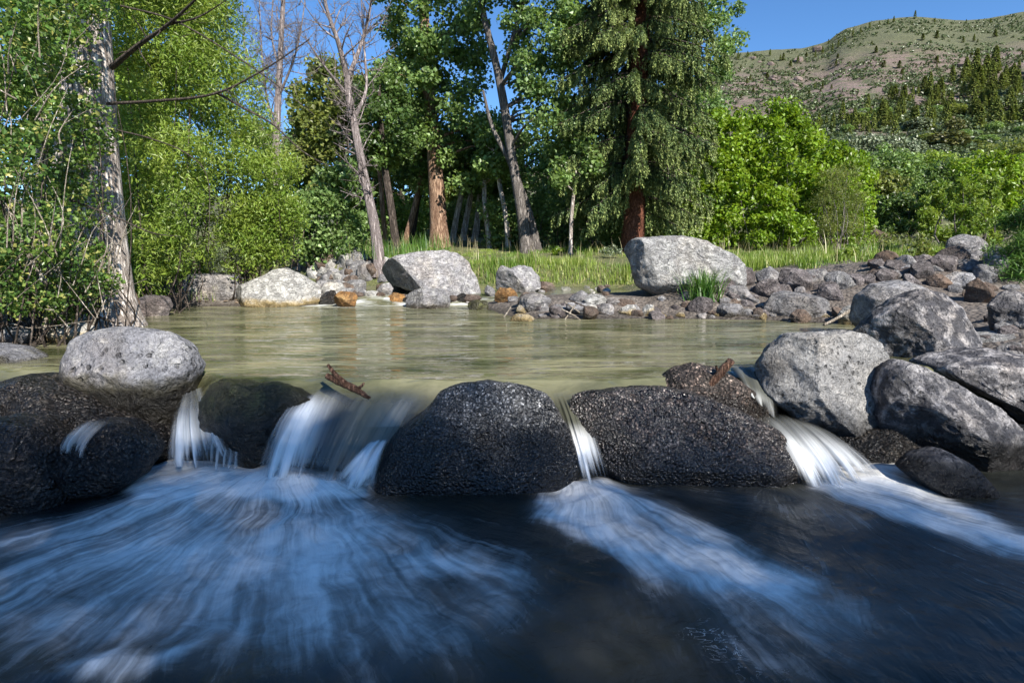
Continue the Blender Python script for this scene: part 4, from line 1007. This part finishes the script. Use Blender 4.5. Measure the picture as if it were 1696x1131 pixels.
BACK = [
 ('shaded far tree showing between the dead trees', [(400, 230), (500, 215), (540, 300), (520, 410), (400, 420)], 30, 'lf_cotton'),
 ('shaded far tree behind the young cottonwood trunks', [(600, 220), (720, 240), (730, 400), (600, 400)], 32, 'lf_cotton'),
 ('pale far tree beyond the orange trunk', [(690, 230), (810, 250), (800, 395), (690, 395)], 34, 'lf_olive'),
 ('shaded far tree behind the twin stemmed cottonwood', [(790, 240), (930, 230), (940, 400), (800, 400)], 30, 'lf_cotton'),
 ('shaded far tree behind the spruce', [(920, 180), (1080, 160), (1100, 400), (920, 400)], 28, 'lf_cotton'),
 ('far green tree between the spruce and the oaks', [(1080, 150), (1180, 190), (1210, 300), (1180, 400), (1080, 400)], 29, 'lf_cotton'),
]
BACK += [
 ('shaded tree far behind the alder at the photo edge', [(-260, -160), (60, -160), (110, 100), (90, 430), (-260, 430)], 15, 'lf_cotton'),
 ('leafy tree far behind the pale trunk', [(60, -160), (260, -160), (300, 100), (280, 420), (80, 430)], 17, 'lf_willow'),
]
for i, (lb, cr, d, lm) in enumerate(BACK):
    x0 = sum(p[0] for p in cr) / len(cr)
    tree('woodland_tree', lb, 'tree', d, [(x0, 405), (x0 + 4, 330), (x0 - 4, 260)], [.2, .16, .08], cr, 75, .85, 130, .22, lm, 'bark_dark', 1.6, limbs=12, seed=70 + i, **CW)
UND = [
 ('leafy undergrowth bush behind the sunlit cobbles', 14.5, [(478, 330), (540, 320), (590, 350), (600, 405), (560, 432), (490, 432)], 'lf_cotton', .36),
 ('green bush at the foot of the leaning snag', 18, [(560, 370), (620, 350), (640, 400), (600, 415), (560, 415)], 'lf_cotton', .36),
 ('green bush behind the rusty trunks', 24, [(640, 330), (700, 340), (700, 400), (640, 402)], 'lf_willow', .45),
 ('shaded bush behind the pale trio of trunks', 25, [(730, 330), (830, 330), (840, 398), (740, 400)], 'lf_olive', .5),
 ('shaded bush around the twin stems', 18.5, [(800, 330), (870, 330), (890, 412), (810, 412)], 'lf_cotton', .4),
 ('shaded bush between the twin stems and the spruce', 18.5, [(880, 320), (970, 310), (985, 412), (890, 415)], 'lf_cotton', .4),
 ('shaded bush beside the red spruce trunk', 17.5, [(960, 320), (1040, 320), (1036, 412), (960, 412)], 'lf_cotton', .4),
 ('shaded bush behind the huge white boulder', 18.5, [(1060, 330), (1150, 320), (1160, 405), (1060, 405)], 'lf_cotton', .4),
]
for i, (lb, d, po, lm, rd) in enumerate(UND):
    shrub(lb, d, po, 46, rd, 110, .11, lm, thick=.9, stems=16, seed=90 + i, asp=.7, stem_r=.025)

# --- spruce
def spruce():  # drooping layered branches
    r = np.random.default_rng(5)
    d = 16.0; b = at(1047, 412, d); b[2] = tz1(b[0], b[1])
    t = thing('spruce_tree', 'massive drooping spruce with a red trunk', 'tree', b)
    mb = MB(); H = 16.5
    S = np.array([b + np.array([.01 * z, 0, z]) for z in np.linspace(-.2, H, 30)])
    mb.tube(S, np.linspace(.33, .03, 30), 16); mb.build('trunk', M['bark_red'], t)
    br = MB(); C, D, N, cl = [], [], [], []
    z = 1.2
    while z < H - .2:
        env = 2.25 * (1 - .12 * max(0, 2.0 - z)) * (1 if z < 6 else max(0, (H - z) / (H - 6)) ** .8)
        for k in range(7 if z > 1.2 else 5):
            az = r.uniform(0, 2 * np.pi); L = env * r.uniform(.6, 1.1)
            dr = np.array([math.cos(az), math.sin(az), 0])
            if z < 1.9 and dr[1] < 0 and abs(dr[0]) < .6: continue
            a = b + np.array([0, 0, z + r.uniform(-.12, .12)])
            n = 12; s = np.linspace(0, 1, n)
            up = r.uniform(.0, .25)
            P = a + dr * (L * s)[:, None] + np.array([0, 0, 1]) * ((up * s - (.85 + up) * s ** 2 * .62 + .16 * s ** 4) * L)[:, None]
            br.tube(P, np.linspace(.035, .006, n), 4)
            side = np.array([-dr[1], dr[0], 0])
            base = r.random()
            for q in range(int(16 * L) + 5):
                f = r.uniform(.22, 1); i = int(f * (n - 1)); p0 = P[i]
                sg = r.choice([-1, 1])
                out = side * sg * r.uniform(.15, .7) + dr * r.uniform(.1, .6)
                ln = r.uniform(.22, .5) * (1.1 - .35 * f) * (1 + .2 * L / 2)
                m = 12; u = np.linspace(0, 1, m)
                tw = p0 + out * (ln * u * (1 - .35 * u))[:, None] + np.array([0, 0, -1]) * (ln * .95 * u ** 1.4)[:, None]
                td = unit(np.gradient(tw, axis=0))
                for rep in range(3):
                    th = r.uniform(0, 2 * np.pi, m)
                    rad = unit(np.cross(td, unit(r.normal(size=(m, 3)))))
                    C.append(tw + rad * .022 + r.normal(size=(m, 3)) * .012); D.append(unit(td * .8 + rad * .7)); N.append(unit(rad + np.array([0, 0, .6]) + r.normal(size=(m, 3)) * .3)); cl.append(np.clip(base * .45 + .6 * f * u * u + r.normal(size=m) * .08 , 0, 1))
        z += .20 if z < 8 else .42
    br.build('branches', M['bark_dark'], t)['kind'] = 'stuff'
    C, D, N, cl = map(np.concatenate, (C, D, N, cl))
    m = len(C)
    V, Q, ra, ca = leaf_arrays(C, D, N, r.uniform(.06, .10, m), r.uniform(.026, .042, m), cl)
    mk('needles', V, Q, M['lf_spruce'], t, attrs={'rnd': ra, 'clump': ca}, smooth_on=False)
spruce()

# --- oaks and shrubs of the meadow
OK = dict(asp=.7, up=.8)
shrub('bright green oak bush next to the spruce', 18.0, [(1135, 300), (1150, 220), (1180, 185), (1215, 195), (1245, 230), (1255, 300), (1245, 400), (1150, 405), (1135, 360)], 120, .36, 120, .13, 'lf_oak', 'bark_grey', 1.2, 14, seed=101, **OK)
shrub('tallest bright green oak bush with a round top', 18.6, [(1215, 260), (1235, 190), (1262, 168), (1310, 182), (1345, 205), (1368, 250), (1372, 320), (1350, 395), (1250, 400), (1225, 340)], 140, .38, 120, .13, 'lf_oak', 'bark_grey', 1.3, 14, seed=102, **OK)
shrub('bright green oak bush at the end of the row', 19.5, [(1350, 260), (1385, 238), (1425, 250), (1450, 300), (1440, 350), (1450, 390), (1390, 400), (1350, 380)], 90, .36, 110, .13, 'lf_oak', 'bark_grey', 1.2, 10, seed=103, **OK)
shrub('grey green fine leaved willow in front of the oak row', 17.5, [(1340, 320), (1370, 280), (1410, 275), (1432, 310), (1425, 395), (1340, 398)], 70, .3, 120, .09, 'lf_olive', 'bark_grey', .8, 18, seed=104, asp=.2)
shrub('low bright oak sprout below the oak row', 17.0, [(1250, 360), (1310, 350), (1350, 370), (1345, 402), (1250, 402)], 34, .25, 100, .11, 'lf_oak', 'bark_grey', .6, 8, seed=105, **OK)
HS = [
 ('olive hill shrub just past the oak row', 27, [(1430, 300), (1470, 280), (1510, 300), (1515, 370), (1435, 385)], 'lf_olive'),
 ('green hill shrub above the olive one', 36, [(1410, 262), (1470, 245), (1520, 262), (1520, 310), (1420, 310)], 'lf_cotton'),
 ('yellow green shrub with pale twigs in the meadow', 15.5, [(1520, 330), (1560, 300), (1600, 320), (1610, 395), (1530, 400)], 'lf_willow'),
 ('tall feathery green shrub behind the rock bank', 13.5, [(1575, 310), (1615, 280), (1650, 300), (1660, 400), (1580, 412)], 'lf_willow'),
 ('bright green shrub behind the feathery one', 22, [(1590, 270), (1650, 250), (1700, 270), (1710, 360), (1600, 360)], 'lf_oak'),
 ('wide olive shrub at the photo edge on the lower slope', 30, [(1640, 250), (1720, 235), (1800, 260), (1800, 340), (1650, 340)], 'lf_olive'),
 ('dull green shrub in the middle of the lower slope', 40, [(1520, 285), (1570, 262), (1620, 275), (1620, 330), (1525, 330)], 'lf_dark'),
 ('bright shrub peeking over the dull green one', 46, [(1500, 272), (1545, 255), (1590, 268), (1585, 300), (1505, 300)], 'lf_willow'),
 ('grey green sage mass left of the juniper', 52, [(1400, 235), (1470, 225), (1520, 240), (1510, 270), (1400, 270)], 'lf_sage'),
 ('dark shrub at the end of the meadow track', 24, [(1455, 330), (1500, 320), (1540, 345), (1535, 385), (1460, 388)], 'lf_dark'),
]
for i, (lb, d, po, lm) in enumerate(HS):
    w = (max(p[0] for p in po) - min(p[0] for p in po)) / F * d
    shrub(lb, d, po, 60, w * .13, 100, .05 + d * .0045, lm, 'bark_grey', w * .3, 10, seed=120 + i, asp=.6 if d > 16 else .3, stem_r=.03)
shrub('dark green long leaved streamside bush at the photo edge', 7.6, [(1645, 430), (1668, 360), (1690, 335), (1730, 330), (1780, 380), (1780, 480), (1660, 490)], 90, .17, 110, .13, 'lf_grass2', 'bark_twig', .5, 16, seed=140, asp=.1, up=.3)

# --- hillside trees
def hill_conifer_mesh(seed):
    r = np.random.default_rng(seed); C, D, N, cl = [], [], [], []
    for k in range(420):
        z = r.random() ** .8; az = r.uniform(0, 2 * np.pi); e = .2 * (1 - z) ** .75 * r.uniform(.35, 1.1) + .01
        C.append([e * math.cos(az), e * math.sin(az), .06 + z * .94]); D.append([math.cos(az), math.sin(az), -.45]); N.append([math.cos(az) * .5, math.sin(az) * .5, 1]); cl.append(r.random())
    return np.array(C), np.array(D, float), np.array(N, float), np.array(cl)
protos = []
def hill_tree(px, py, hpx, label, group, k, wid=1.0, mat='lf_conifer', cat='conifer', name='conifer_tree'):
    p = hit(px, py); h = hpx / F * p[1] * .97
    key = (k, mat)
    if key not in PRO:
        t = thing(name, label, cat, p, group)
        C, D, N, cl = hill_conifer_mesh(k)
        if 'juniper' in name or 'bush' in name:
            r = np.random.default_rng(k); dv = unit(r.normal(size=(700, 3))); C = dv * (r.random((700, 1)) ** .3) * np.array([.5, .5, .5]) + np.array([0, 0, .5]); D = dv + r.normal(size=(700, 3)) * .6; N = dv + np.array([0, 0, .5]); cl = r.random(700)
            V, Q, a, b = leaf_arrays(C, D, N, np.full(len(C), .13), np.full(len(C), .1), cl)
        else: V, Q, a, b = leaf_arrays(C, D, N, np.full(len(C), .13), np.full(len(C), .06), cl)
        t['_o'] = [0, 0, 0]
        crown = mk('crown', V, Q, M[mat], t, attrs={'rnd': a, 'clump': b}, smooth_on=False)
        mb = MB(); mb.tube([[0, 0, -.03], [0, 0, .5], [0, 0, .9]], [.022, .014, .004], 6); tr = mb.build('trunk', M['bark_dark'], t)
        t.scale = (h * wid, h * wid, h); t.location = p
        PRO[key] = t; return t
    s = PRO[key]; c = s.copy(); COL.objects.link(c)
    for ch in s.children:
        q = ch.copy(); COL.objects.link(q); q.parent = c
    c.location = p; c.scale = (h * wid, h * wid, h); c.rotation_euler = (0, 0, px * 1.7)
    c.name = name
    tag(c, label, cat, group); return c
PRO = {}
r = np.random.default_rng(77)
SKYT = [(1515, 30, 11), (1480, 34, 8), (1372, 70, 6), (1456, 40, 6), (1470, 38, 7), (1440, 44, 8), (1425, 52, 8), (1412, 58, 9), (1398, 68, 9), (1388, 76, 10), (1275, 90, 9), (1238, 92, 8), (1222, 96, 10), (1250, 94, 7), (1292, 98, 8), (1350, 92, 9), (1362, 86, 10), (1378, 82, 10), (1548, 34, 5), (1600, 36, 5), (1640, 36, 6)]
for i, (a, b, h) in enumerate(SKYT):
    if i == 0: hill_tree(a, b + 3, h + 2, 'tallest lone conifer standing up from the skyline of the hill', None, i % 3)
    else: hill_tree(a, b + 4, h + 2, 'small dark conifer along the skyline of the rocky hill', 'conifers on the skyline', i % 3)
n = 0
while n < 130:
    a, b = r.uniform(1300, 1720), r.uniform(120, 235)
    lo = 240 - (a - 1300) * .06
    if b > lo or b < 225 - (a - 1300) * .33: continue
    hill_tree(a, b, r.uniform(17, 46) * (.7 + .3 * (a - 1300) / 400), 'olive green conifer in the belt across the middle of the hillside', 'conifers of the hillside belt', 3 + n % 3, r.uniform(.9, 1.5)); n += 1
n = 0
while n < 40:
    a, b = r.uniform(1205, 1700), r.uniform(60, 170)
    if b > 175 - (a - 1300) * .2 or b < np.interp(a, SKY_PX, SKY_PY) + 8: continue
    hill_tree(a, b, r.uniform(6, 13), 'tiny dark conifer scattered on the upper rocky slope', 'conifers of the upper slope', 6 + n % 2, r.uniform(1, 1.8)); n += 1
hill_tree(1565, 250, 32, 'large round olive juniper on the lower slope', None, 11, 2.0, 'lf_juniper', 'juniper', 'juniper_bush')
hill_tree(1580, 222, 24, 'russet round juniper above the large olive juniper', None, 12, 1.3, 'lf_juniper', 'juniper', 'juniper_bush')
n = 0
while n < 45:
    a, b = r.uniform(1380, 1720), r.uniform(185, 262)
    hill_tree(a, b, r.uniform(8, 20), 'round green bush dotting the lower hillside', 'bushes of the lower hillside', 13 + n % 2, r.uniform(1.2, 2.2), ['lf_olive', 'lf_sage', 'lf_cotton'][n % 3], 'bush', 'hillside_bush'); n += 1
M['cliff'] = rockmat('pinkish_cliff_rock', (.24, .18, .16), (.16, .12, .105), (.31, .25, .22), bump=1.0, fine=9)
r = np.random.default_rng(31)
n = 0
while n < 24:
    a, b = r.uniform(1205, 1640), r.uniform(84, 190)
    if n < 18: a, b = r.uniform(1205, 1330), r.uniform(95, 190)
    if b > 190 - (a - 1205) * .16 or b < np.interp(a, SKY_PX, SKY_PY) + 14: continue
    w = r.uniform(6, 19); h = w * r.uniform(.3, .6)
    p = hit(a, b)
    o = stone('rock_outcrop', 'pinkish rock outcrop breaking out of the upper hillside', 'outcrop', oval(a - w / 2, b - h, a + w / 2, b, 5000 + n, 7, .3), p[1], M['cliff'], thick=.7, seed=5000 + n, sub=4, facets=9, rough=.09, sink=.5, cut=(.5, .85), group='outcrops of the upper hillside'); n += 1
# scrub nobody could count
n = 46000
a = r.uniform(-.2, 1.25, n); y = np.exp(r.uniform(math.log(45), math.log(325), n)); x = a * y; z = hill_z(x, y)
keep = n2(x, y, .05, 3, 33) + .35 * n2(x, y, .3, 2, 34) > -.32 + .22 * smooth((z - 30) / 30) * smooth((125 - z) / 20)
x, y, z = x[keep], y[keep], z[keep]
o = foliage('hillside_scrub', np.stack([x, y, z + .25], 1), r.uniform(.5, 1.7, len(x)), 11, .75, M['lf_scrub'], None, .7, 0, .8)
tag(o, 'low sagebrush and scrub covering the hillside', 'scrub', None, 'stuff')

# --- grass
def blades(name, P, h, w, mat, label, cat, kind=None, lean=.35, parent=None, origin=None):
    n = len(P)
    az = rng.uniform(0, 2 * np.pi, n); d = np.stack([np.cos(az), np.sin(az), az * 0], 1); s = np.stack([-d[:, 1], d[:, 0], az * 0], 1)
    ln = (lean * rng.uniform(.2, 1.4, n) * h)[:, None]; hh = h[:, None] * np.array([0, 0, 1.0]); w = w[:, None]
    V = np.stack([P - s * w * .5, P + s * w * .5, P + hh * .55 + d * ln * .35 + s * w * .38, P + hh * .55 + d * ln * .35 - s * w * .38, P + hh + d * ln], 1).reshape(-1, 3)
    b = np.arange(n)[:, None] * 5
    q = b + np.array([[0, 1, 2, 3]]); t = b + np.array([[3, 2, 4]])
    rn = np.repeat(rng.random(n), 5); cl = np.repeat(np.clip(.5 + 1.5 * n2(P[:, 0], P[:, 1], .8, 3, 60) + rng.normal(size=n) * .1, 0, 1), 5)
    o = mk(name, V, [q, t], mat, parent, origin, attrs={'rnd': rn, 'clump': cl}, smooth_on=False)
    if label: tag(o, label, cat, None, kind)
    return o
def scatter(n, x0, x1, y0, y1, f, seed):
    r = np.random.default_rng(seed); x = r.uniform(x0, x1, n); y = r.uniform(y0, y1, n); k = f(x, y); x, y = x[k], y[k]
    return np.stack([x, y, tz(x, y) - .02], 1)
def meadow(x, y):
    ok = (sd_poly(x, y, UPP) > .12) & (y > 10.1 + .5 * n2(x, y * 0, .6, 2, 1) - .8 * (x > 2.2) * (x < 8))
    ok &= (x > -2.6 + .4 * n2(x, y, 1, 2, 6)) | (y > 13.2)
    return ok & (n2(x, y, .9, 3, 21) + .35 * n2(x, y, 3.5, 2, 24) > -.10)
P = scatter(190000, -7, 13, 9.6, 20, meadow, 3)
dr = n2(P[:, 0], P[:, 1], .5, 3, 22) + np.where(P[:, 1] > 13.5, -.2, .1)
hh = .8 * np.clip(.20 + .36 * dr + .22 * n2(P[:, 0], P[:, 1], 2.5, 2, 23), .04, .7) * rng.uniform(.6, 1.25, len(P)) * np.interp(P[:, 1], [10.5, 13, 17], [1.1, 1.0, .75])
blades('meadow_grass', P, hh, np.full(len(P), .012) * rng.uniform(.6, 1.4, len(P)), M['lf_grass'], 'tall green and straw coloured grass of the far bank and meadow', 'grass', 'stuff')
def tuft(px, py, n, h, label, seed, spread=.12, mat='lf_grass2', lev=None, w=.012, group=None, lean=.6):
    b = hit(px, py, lev); r = np.random.default_rng(seed)
    P = b + np.stack([r.normal(size=n) * spread, r.normal(size=n) * spread, np.zeros(n) - .02], 1)
    o = blades('grass_tuft', P, h * r.uniform(.5, 1.15, n), np.full(n, w), M[mat], None, None, None, lean, None, b)
    tag(o, label, 'grass tuft', group)
tuft(1165, 497, 220, .46, 'spiky green grass tuft growing from the mauve rock', 1, .10, w=.016, lean=.9)
tuft(1125, 402, 260, .75, 'tall pale reed clump behind the huge white boulder', 2, .3, 'lf_grass', w=.016, lean=.3)
tuft(1250, 404, 300, .7, 'tall grass clump under the oak bushes', 3, .5, 'lf_grass', w=.016, lean=.3)
tuft(1490, 424, 260, .4, 'lush green grass clump behind the rock bank', 4, .4, 'lf_grass2', w=.014, lean=.4)
tuft(1590, 416, 260, .4, 'lush grass clump beside the dark streamside bush', 5, .4, 'lf_grass', w=.014, lean=.4)
tuft(640, 428, 360, .5, 'dark green grass clump at the foot of the snag', 6, .55, 'lf_grass2', w=.016, lean=.4)
tuft(700, 414, 300, .55, 'grass clump behind the undercut grey boulder', 7, .6, 'lf_grass2', w=.016, lean=.4)
P2 = P[rng.random(len(P)) < .012]; P2 = P2[(n2(P2[:, 0], P2[:, 1], .6, 2, 71) > -.1)]
blades('dry_stalks', P2, rng.uniform(.3, .6, len(P2)), rng.uniform(.005, .012, len(P2)), M['straw_leaf'], 'pale dry seed stalks standing above the meadow grass', 'dry grass', 'stuff', .45)
r = np.random.default_rng(404)
for i in range(26):
    a, b = r.uniform(900, 1600), r.uniform(408, 440)
    if 1030 < a < 1240 and b > 415: continue
    p = hit(a, b); rd = r.uniform(.12, .3)
    cs = p + r.normal(size=(7, 3)) * rd * .7 * np.array([1, 1, .5]) + np.array([0, 0, rd])
    o = foliage('weed', cs, rd * .6, 45, .07, M[['lf_olive', 'lf_willow', 'lf_sage', 'lf_oak'][i % 4]], None, .8, 0, .5, origin=p)
    tag(o, 'low leafy weed growing among the meadow grass', 'weed', 'weeds in the meadow')
# bank litter and tangle under the left shrubs
P = scatter(7000, -9, -4.3, 4.2, 11, lambda x, y: sd_poly(x, y, POOL) > .1, 9)
V, Q, a, b = leaf_arrays(P + np.array([0, 0, .04]), unit(rng.normal(size=P.shape) * np.array([1, 1, .2])), unit(rng.normal(size=P.shape) * .4 + np.array([0, 0, 1])), rng.uniform(.03, .08, len(P)), rng.uniform(.02, .05, len(P)), rng.random(len(P)))
tag(mk('leaf_litter', V, Q, M['lf_litter'], attrs={'rnd': a, 'clump': b}, smooth_on=False), 'dry brown leaf litter under the leafy bank', 'leaf litter', None, 'stuff')
P = scatter(9000, -9, -4.4, 5.5, 11, lambda x, y: (sd_poly(x, y, POOL) > .15) & (n2(x, y, 1.1, 2, 5) > 0), 19)
blades('bank_grass', P, rng.uniform(.1, .35, len(P)), np.full(len(P), .01), M['lf_grass'], 'thin grass under the willows on the leafy bank', 'grass', 'stuff')

# --- sticks and driftwood
def stick(name, label, pts, radii, mat, cat='stick', sides=10, extra=(), group=None):
    mb = MB(); S = spline([at(*p) for p in pts], 14)
    r = np.random.default_rng(len(label)); S[1:-1] += r.normal(size=S[1:-1].shape) * max(radii) * .06
    Rr = np.interp(np.linspace(0, 1, 14), np.linspace(0, 1, len(radii)), radii) * r.uniform(.9, 1.1, 14)
    S = np.vstack([S[0], S, S[-1]]); Rr = np.concatenate([[.001], Rr, [.001]])
    mb.tube(S, Rr, sides)
    for e, rd in extra:
        S2 = spline([at(*p) for p in e], 8); mb.tube(S2, np.linspace(rd[0], rd[1], 8), 8)
    o = mb.build(name, M[mat], None, at(*pts[0])); return tag(o, label, cat, group)
stick('driftwood', 'forked reddish driftwood stump stuck in the lip of the main cascade', [(612, 660, 3.38), (588, 644, 3.42), (562, 632, 3.46), (541, 622, 3.48)], [.012, .022, .026, .02], 'drift', 'driftwood', 12, [([(572, 636, 3.44), (556, 621, 3.46), (543, 604, 3.48)], (.022, .010)), ([(588, 646, 3.42), (598, 640, 3.40), (603, 634, 3.40)], (.012, .006))])
stick('driftwood', 'cut brown driftwood branch poking up from the pebbly rock', [(1162, 652, 3.62), (1178, 634, 3.6), (1196, 614, 3.58), (1211, 597, 3.56)], [.03, .027, .03, .025], 'drift', 'driftwood', 12, [([(1190, 618, 3.59), (1187, 610, 3.58), (1186, 606, 3.57)], (.012, .006))])
stick('stick', 'bleached white stick leaning on the broad slab', [(1365, 538, 6.6), (1395, 522, 6.65), (1430, 500, 6.7), (1437, 488, 6.7)], [.016, .018, .02, .012], 'straw', 'stick', 8, [([(1420, 508, 6.68), (1425, 496, 6.7), (1422, 486, 6.72)], (.01, .005))])
for i, (p, lb) in enumerate([([(935, 530, 7.3), (945, 516, 7.35), (955, 502, 7.4)], 'short dry twig standing among the cobbles'), ([(930, 512, 7.3), (950, 522, 7.3), (962, 530, 7.25)], 'dry twig crossing the short one'), ([(945, 498, 7.4), (985, 514, 7.3), (1020, 526, 7.2)], 'long dark twig lying on the cobble bar'), ([(832, 528, 7.6), (840, 518, 7.65), (846, 508, 7.7)], 'thin pale twig at the tip of the cobble bar'), ([(935, 500, 7.5), (955, 514, 7.35), (975, 528, 7.25)], 'dry reed stem lying over the cobbles')]):
    stick('twig', lb, p, [.010, .009, .005], 'straw' if i != 2 else 'bark_twig', 'twig', 6)
for i, (p, lb) in enumerate([([(60, 565, 5.2), (75, 530, 5.3), (60, 500, 5.4), (55, 470, 5.4)], 'pale bent root reaching the water under the alder'), ([(150, 500, 5.9), (158, 480, 5.95), (150, 455, 6.0)], 'broken white stump by the pale trunk'), ([(70, 480, 5.4), (110, 505, 5.4), (150, 520, 5.4), (190, 535, 5.5)], 'fallen brown branch across the bank'), ([(40, 470, 5.3), (48, 430, 5.35), (45, 380, 5.4)], 'upright pale dead stem in the alder')]):
    stick('root' if i == 0 else 'branch', lb, p, [[.03, .026, .02], [.045, .05, .03], [.014, .018, .01], [.014, .012, .006]][i], 'straw' if i in (0, 1, 3) else 'bark_twig', 'root' if i == 0 else 'dead wood', 8)

# ------------------------------------------------------------------ light, shade trees, camera
SUN = unit(np.array([.42, -.68, .60]))
elev = math.asin(SUN[2]); azim = math.atan2(SUN[0], SUN[1])
# cottonwoods on the near bank behind the camera; their shade lies on the lower stream
def shade_tree(label, foot, seed, n, base, per=110):
    r = np.random.default_rng(seed); P = np.array(foot); out = []
    while len(out) < n:
        q = r.uniform(P.min(0), P.max(0))
        if sd_poly(q[:1], q[1:], foot)[0] < 0:
            out.append(np.array([q[0], q[1], LOW]) + SUN * r.uniform(20, 27))
    cs = np.array(out); c = cs.mean(0)
    b = np.array([base[0], base[1], tz1(*base)])
    t = thing('cottonwood_tree', label, 'tree', b)
    mb = MB(); S = spline([b - [0, 0, .1], b + (c - b) * np.array([.3, .3, .5]), c], 16); mb.tube(S, np.linspace(.28, .06, 16), 12)
    for q in cs[:18]:
        k = int(r.integers(7, 14)); mb.tube(spline([S[k], (S[k] + q) / 2 + [0, 0, .2], q], 6), np.linspace(.05, .01, 6), 5)
    mb.build('trunk', M['bark_grey'], t)
    foliage('crown', cs, .75 * r.uniform(.6, 1.2, n), per, .11, M['lf_cotton'], t, .8, .1, .85)
shade_tree('cottonwood behind the camera shading the left part of the stream', [(-5.5, .3), (-1.6, .3), (-1.2, 3.45), (-2.4, 3.5), (-5, 3.9)], 1, 78, (8.5, -12))
shade_tree('cottonwood behind the camera shading the middle of the stream', [(-2.2, .2), (2.4, .2), (2.2, 2.6), (1.3, 2.7), (.95, 3.2), (.2, 3.3), (-.4, 3.6), (-2, 3.7)], 2, 92, (11.5, -11.5))
shade_tree('cottonwood behind the camera shading the right part of the stream', [(1.2, .0), (6.5, .0), (5.2, 3.0), (2.6, 3.2), (1.7, 3.25), (1.3, 2.7)], 3, 84, (14.5, -12))

w = bpy.data.worlds.new('World'); SC.world = w; w.use_nodes = True
nt = w.node_tree; bg = nt.nodes['Background']
sky = nt.nodes.new('ShaderNodeTexSky'); sky.sky_type = 'NISHITA'; sky.sun_disc = False
sky.sun_elevation = elev; sky.sun_rotation = azim
sky.altitude = 2400; sky.air_density = 1.0; sky.dust_density = .1; sky.ozone_density = 4.0
hs = nt.nodes.new('ShaderNodeHueSaturation'); hs.inputs['Saturation'].default_value = 1.14
nt.links.new(sky.outputs[0], hs.inputs['Color']); nt.links.new(hs.outputs[0], bg.inputs[0])
bg.inputs[1].default_value = .094
L = bpy.data.lights.new('sun', 'SUN'); L.energy = 5.0; L.angle = R(.5); L.color = (1, .95, .86)
lo = bpy.data.objects.new('sun', L); COL.objects.link(lo)
lo.rotation_euler = Vector(SUN).to_track_quat('Z', 'Y').to_euler()
cam = bpy.data.cameras.new('camera'); co = bpy.data.objects.new('camera', cam); COL.objects.link(co)
cam.lens = 20; cam.sensor_width = 36; cam.clip_end = 2000; cam.clip_start = .05
co.location = CAM; co.rotation_euler = (R(90) - TH, 0, 0)
SC.camera = co
for o in bpy.data.objects:
    if '_o' in o: del o['_o']
SC.view_settings.view_transform = 'Standard'; SC.view_settings.look = 'None'
SC.view_settings.exposure = 1.2; SC.view_settings.gamma = 1
SC.render.engine = 'CYCLES'
cy = SC.cycles
cy.max_bounces = 6; cy.diffuse_bounces = 3; cy.glossy_bounces = 3; cy.transmission_bounces = 3; cy.transparent_max_bounces = 12
cy.caustics_reflective = False; cy.caustics_refractive = False
cy.use_denoising = True; cy.sample_clamp_indirect = 4
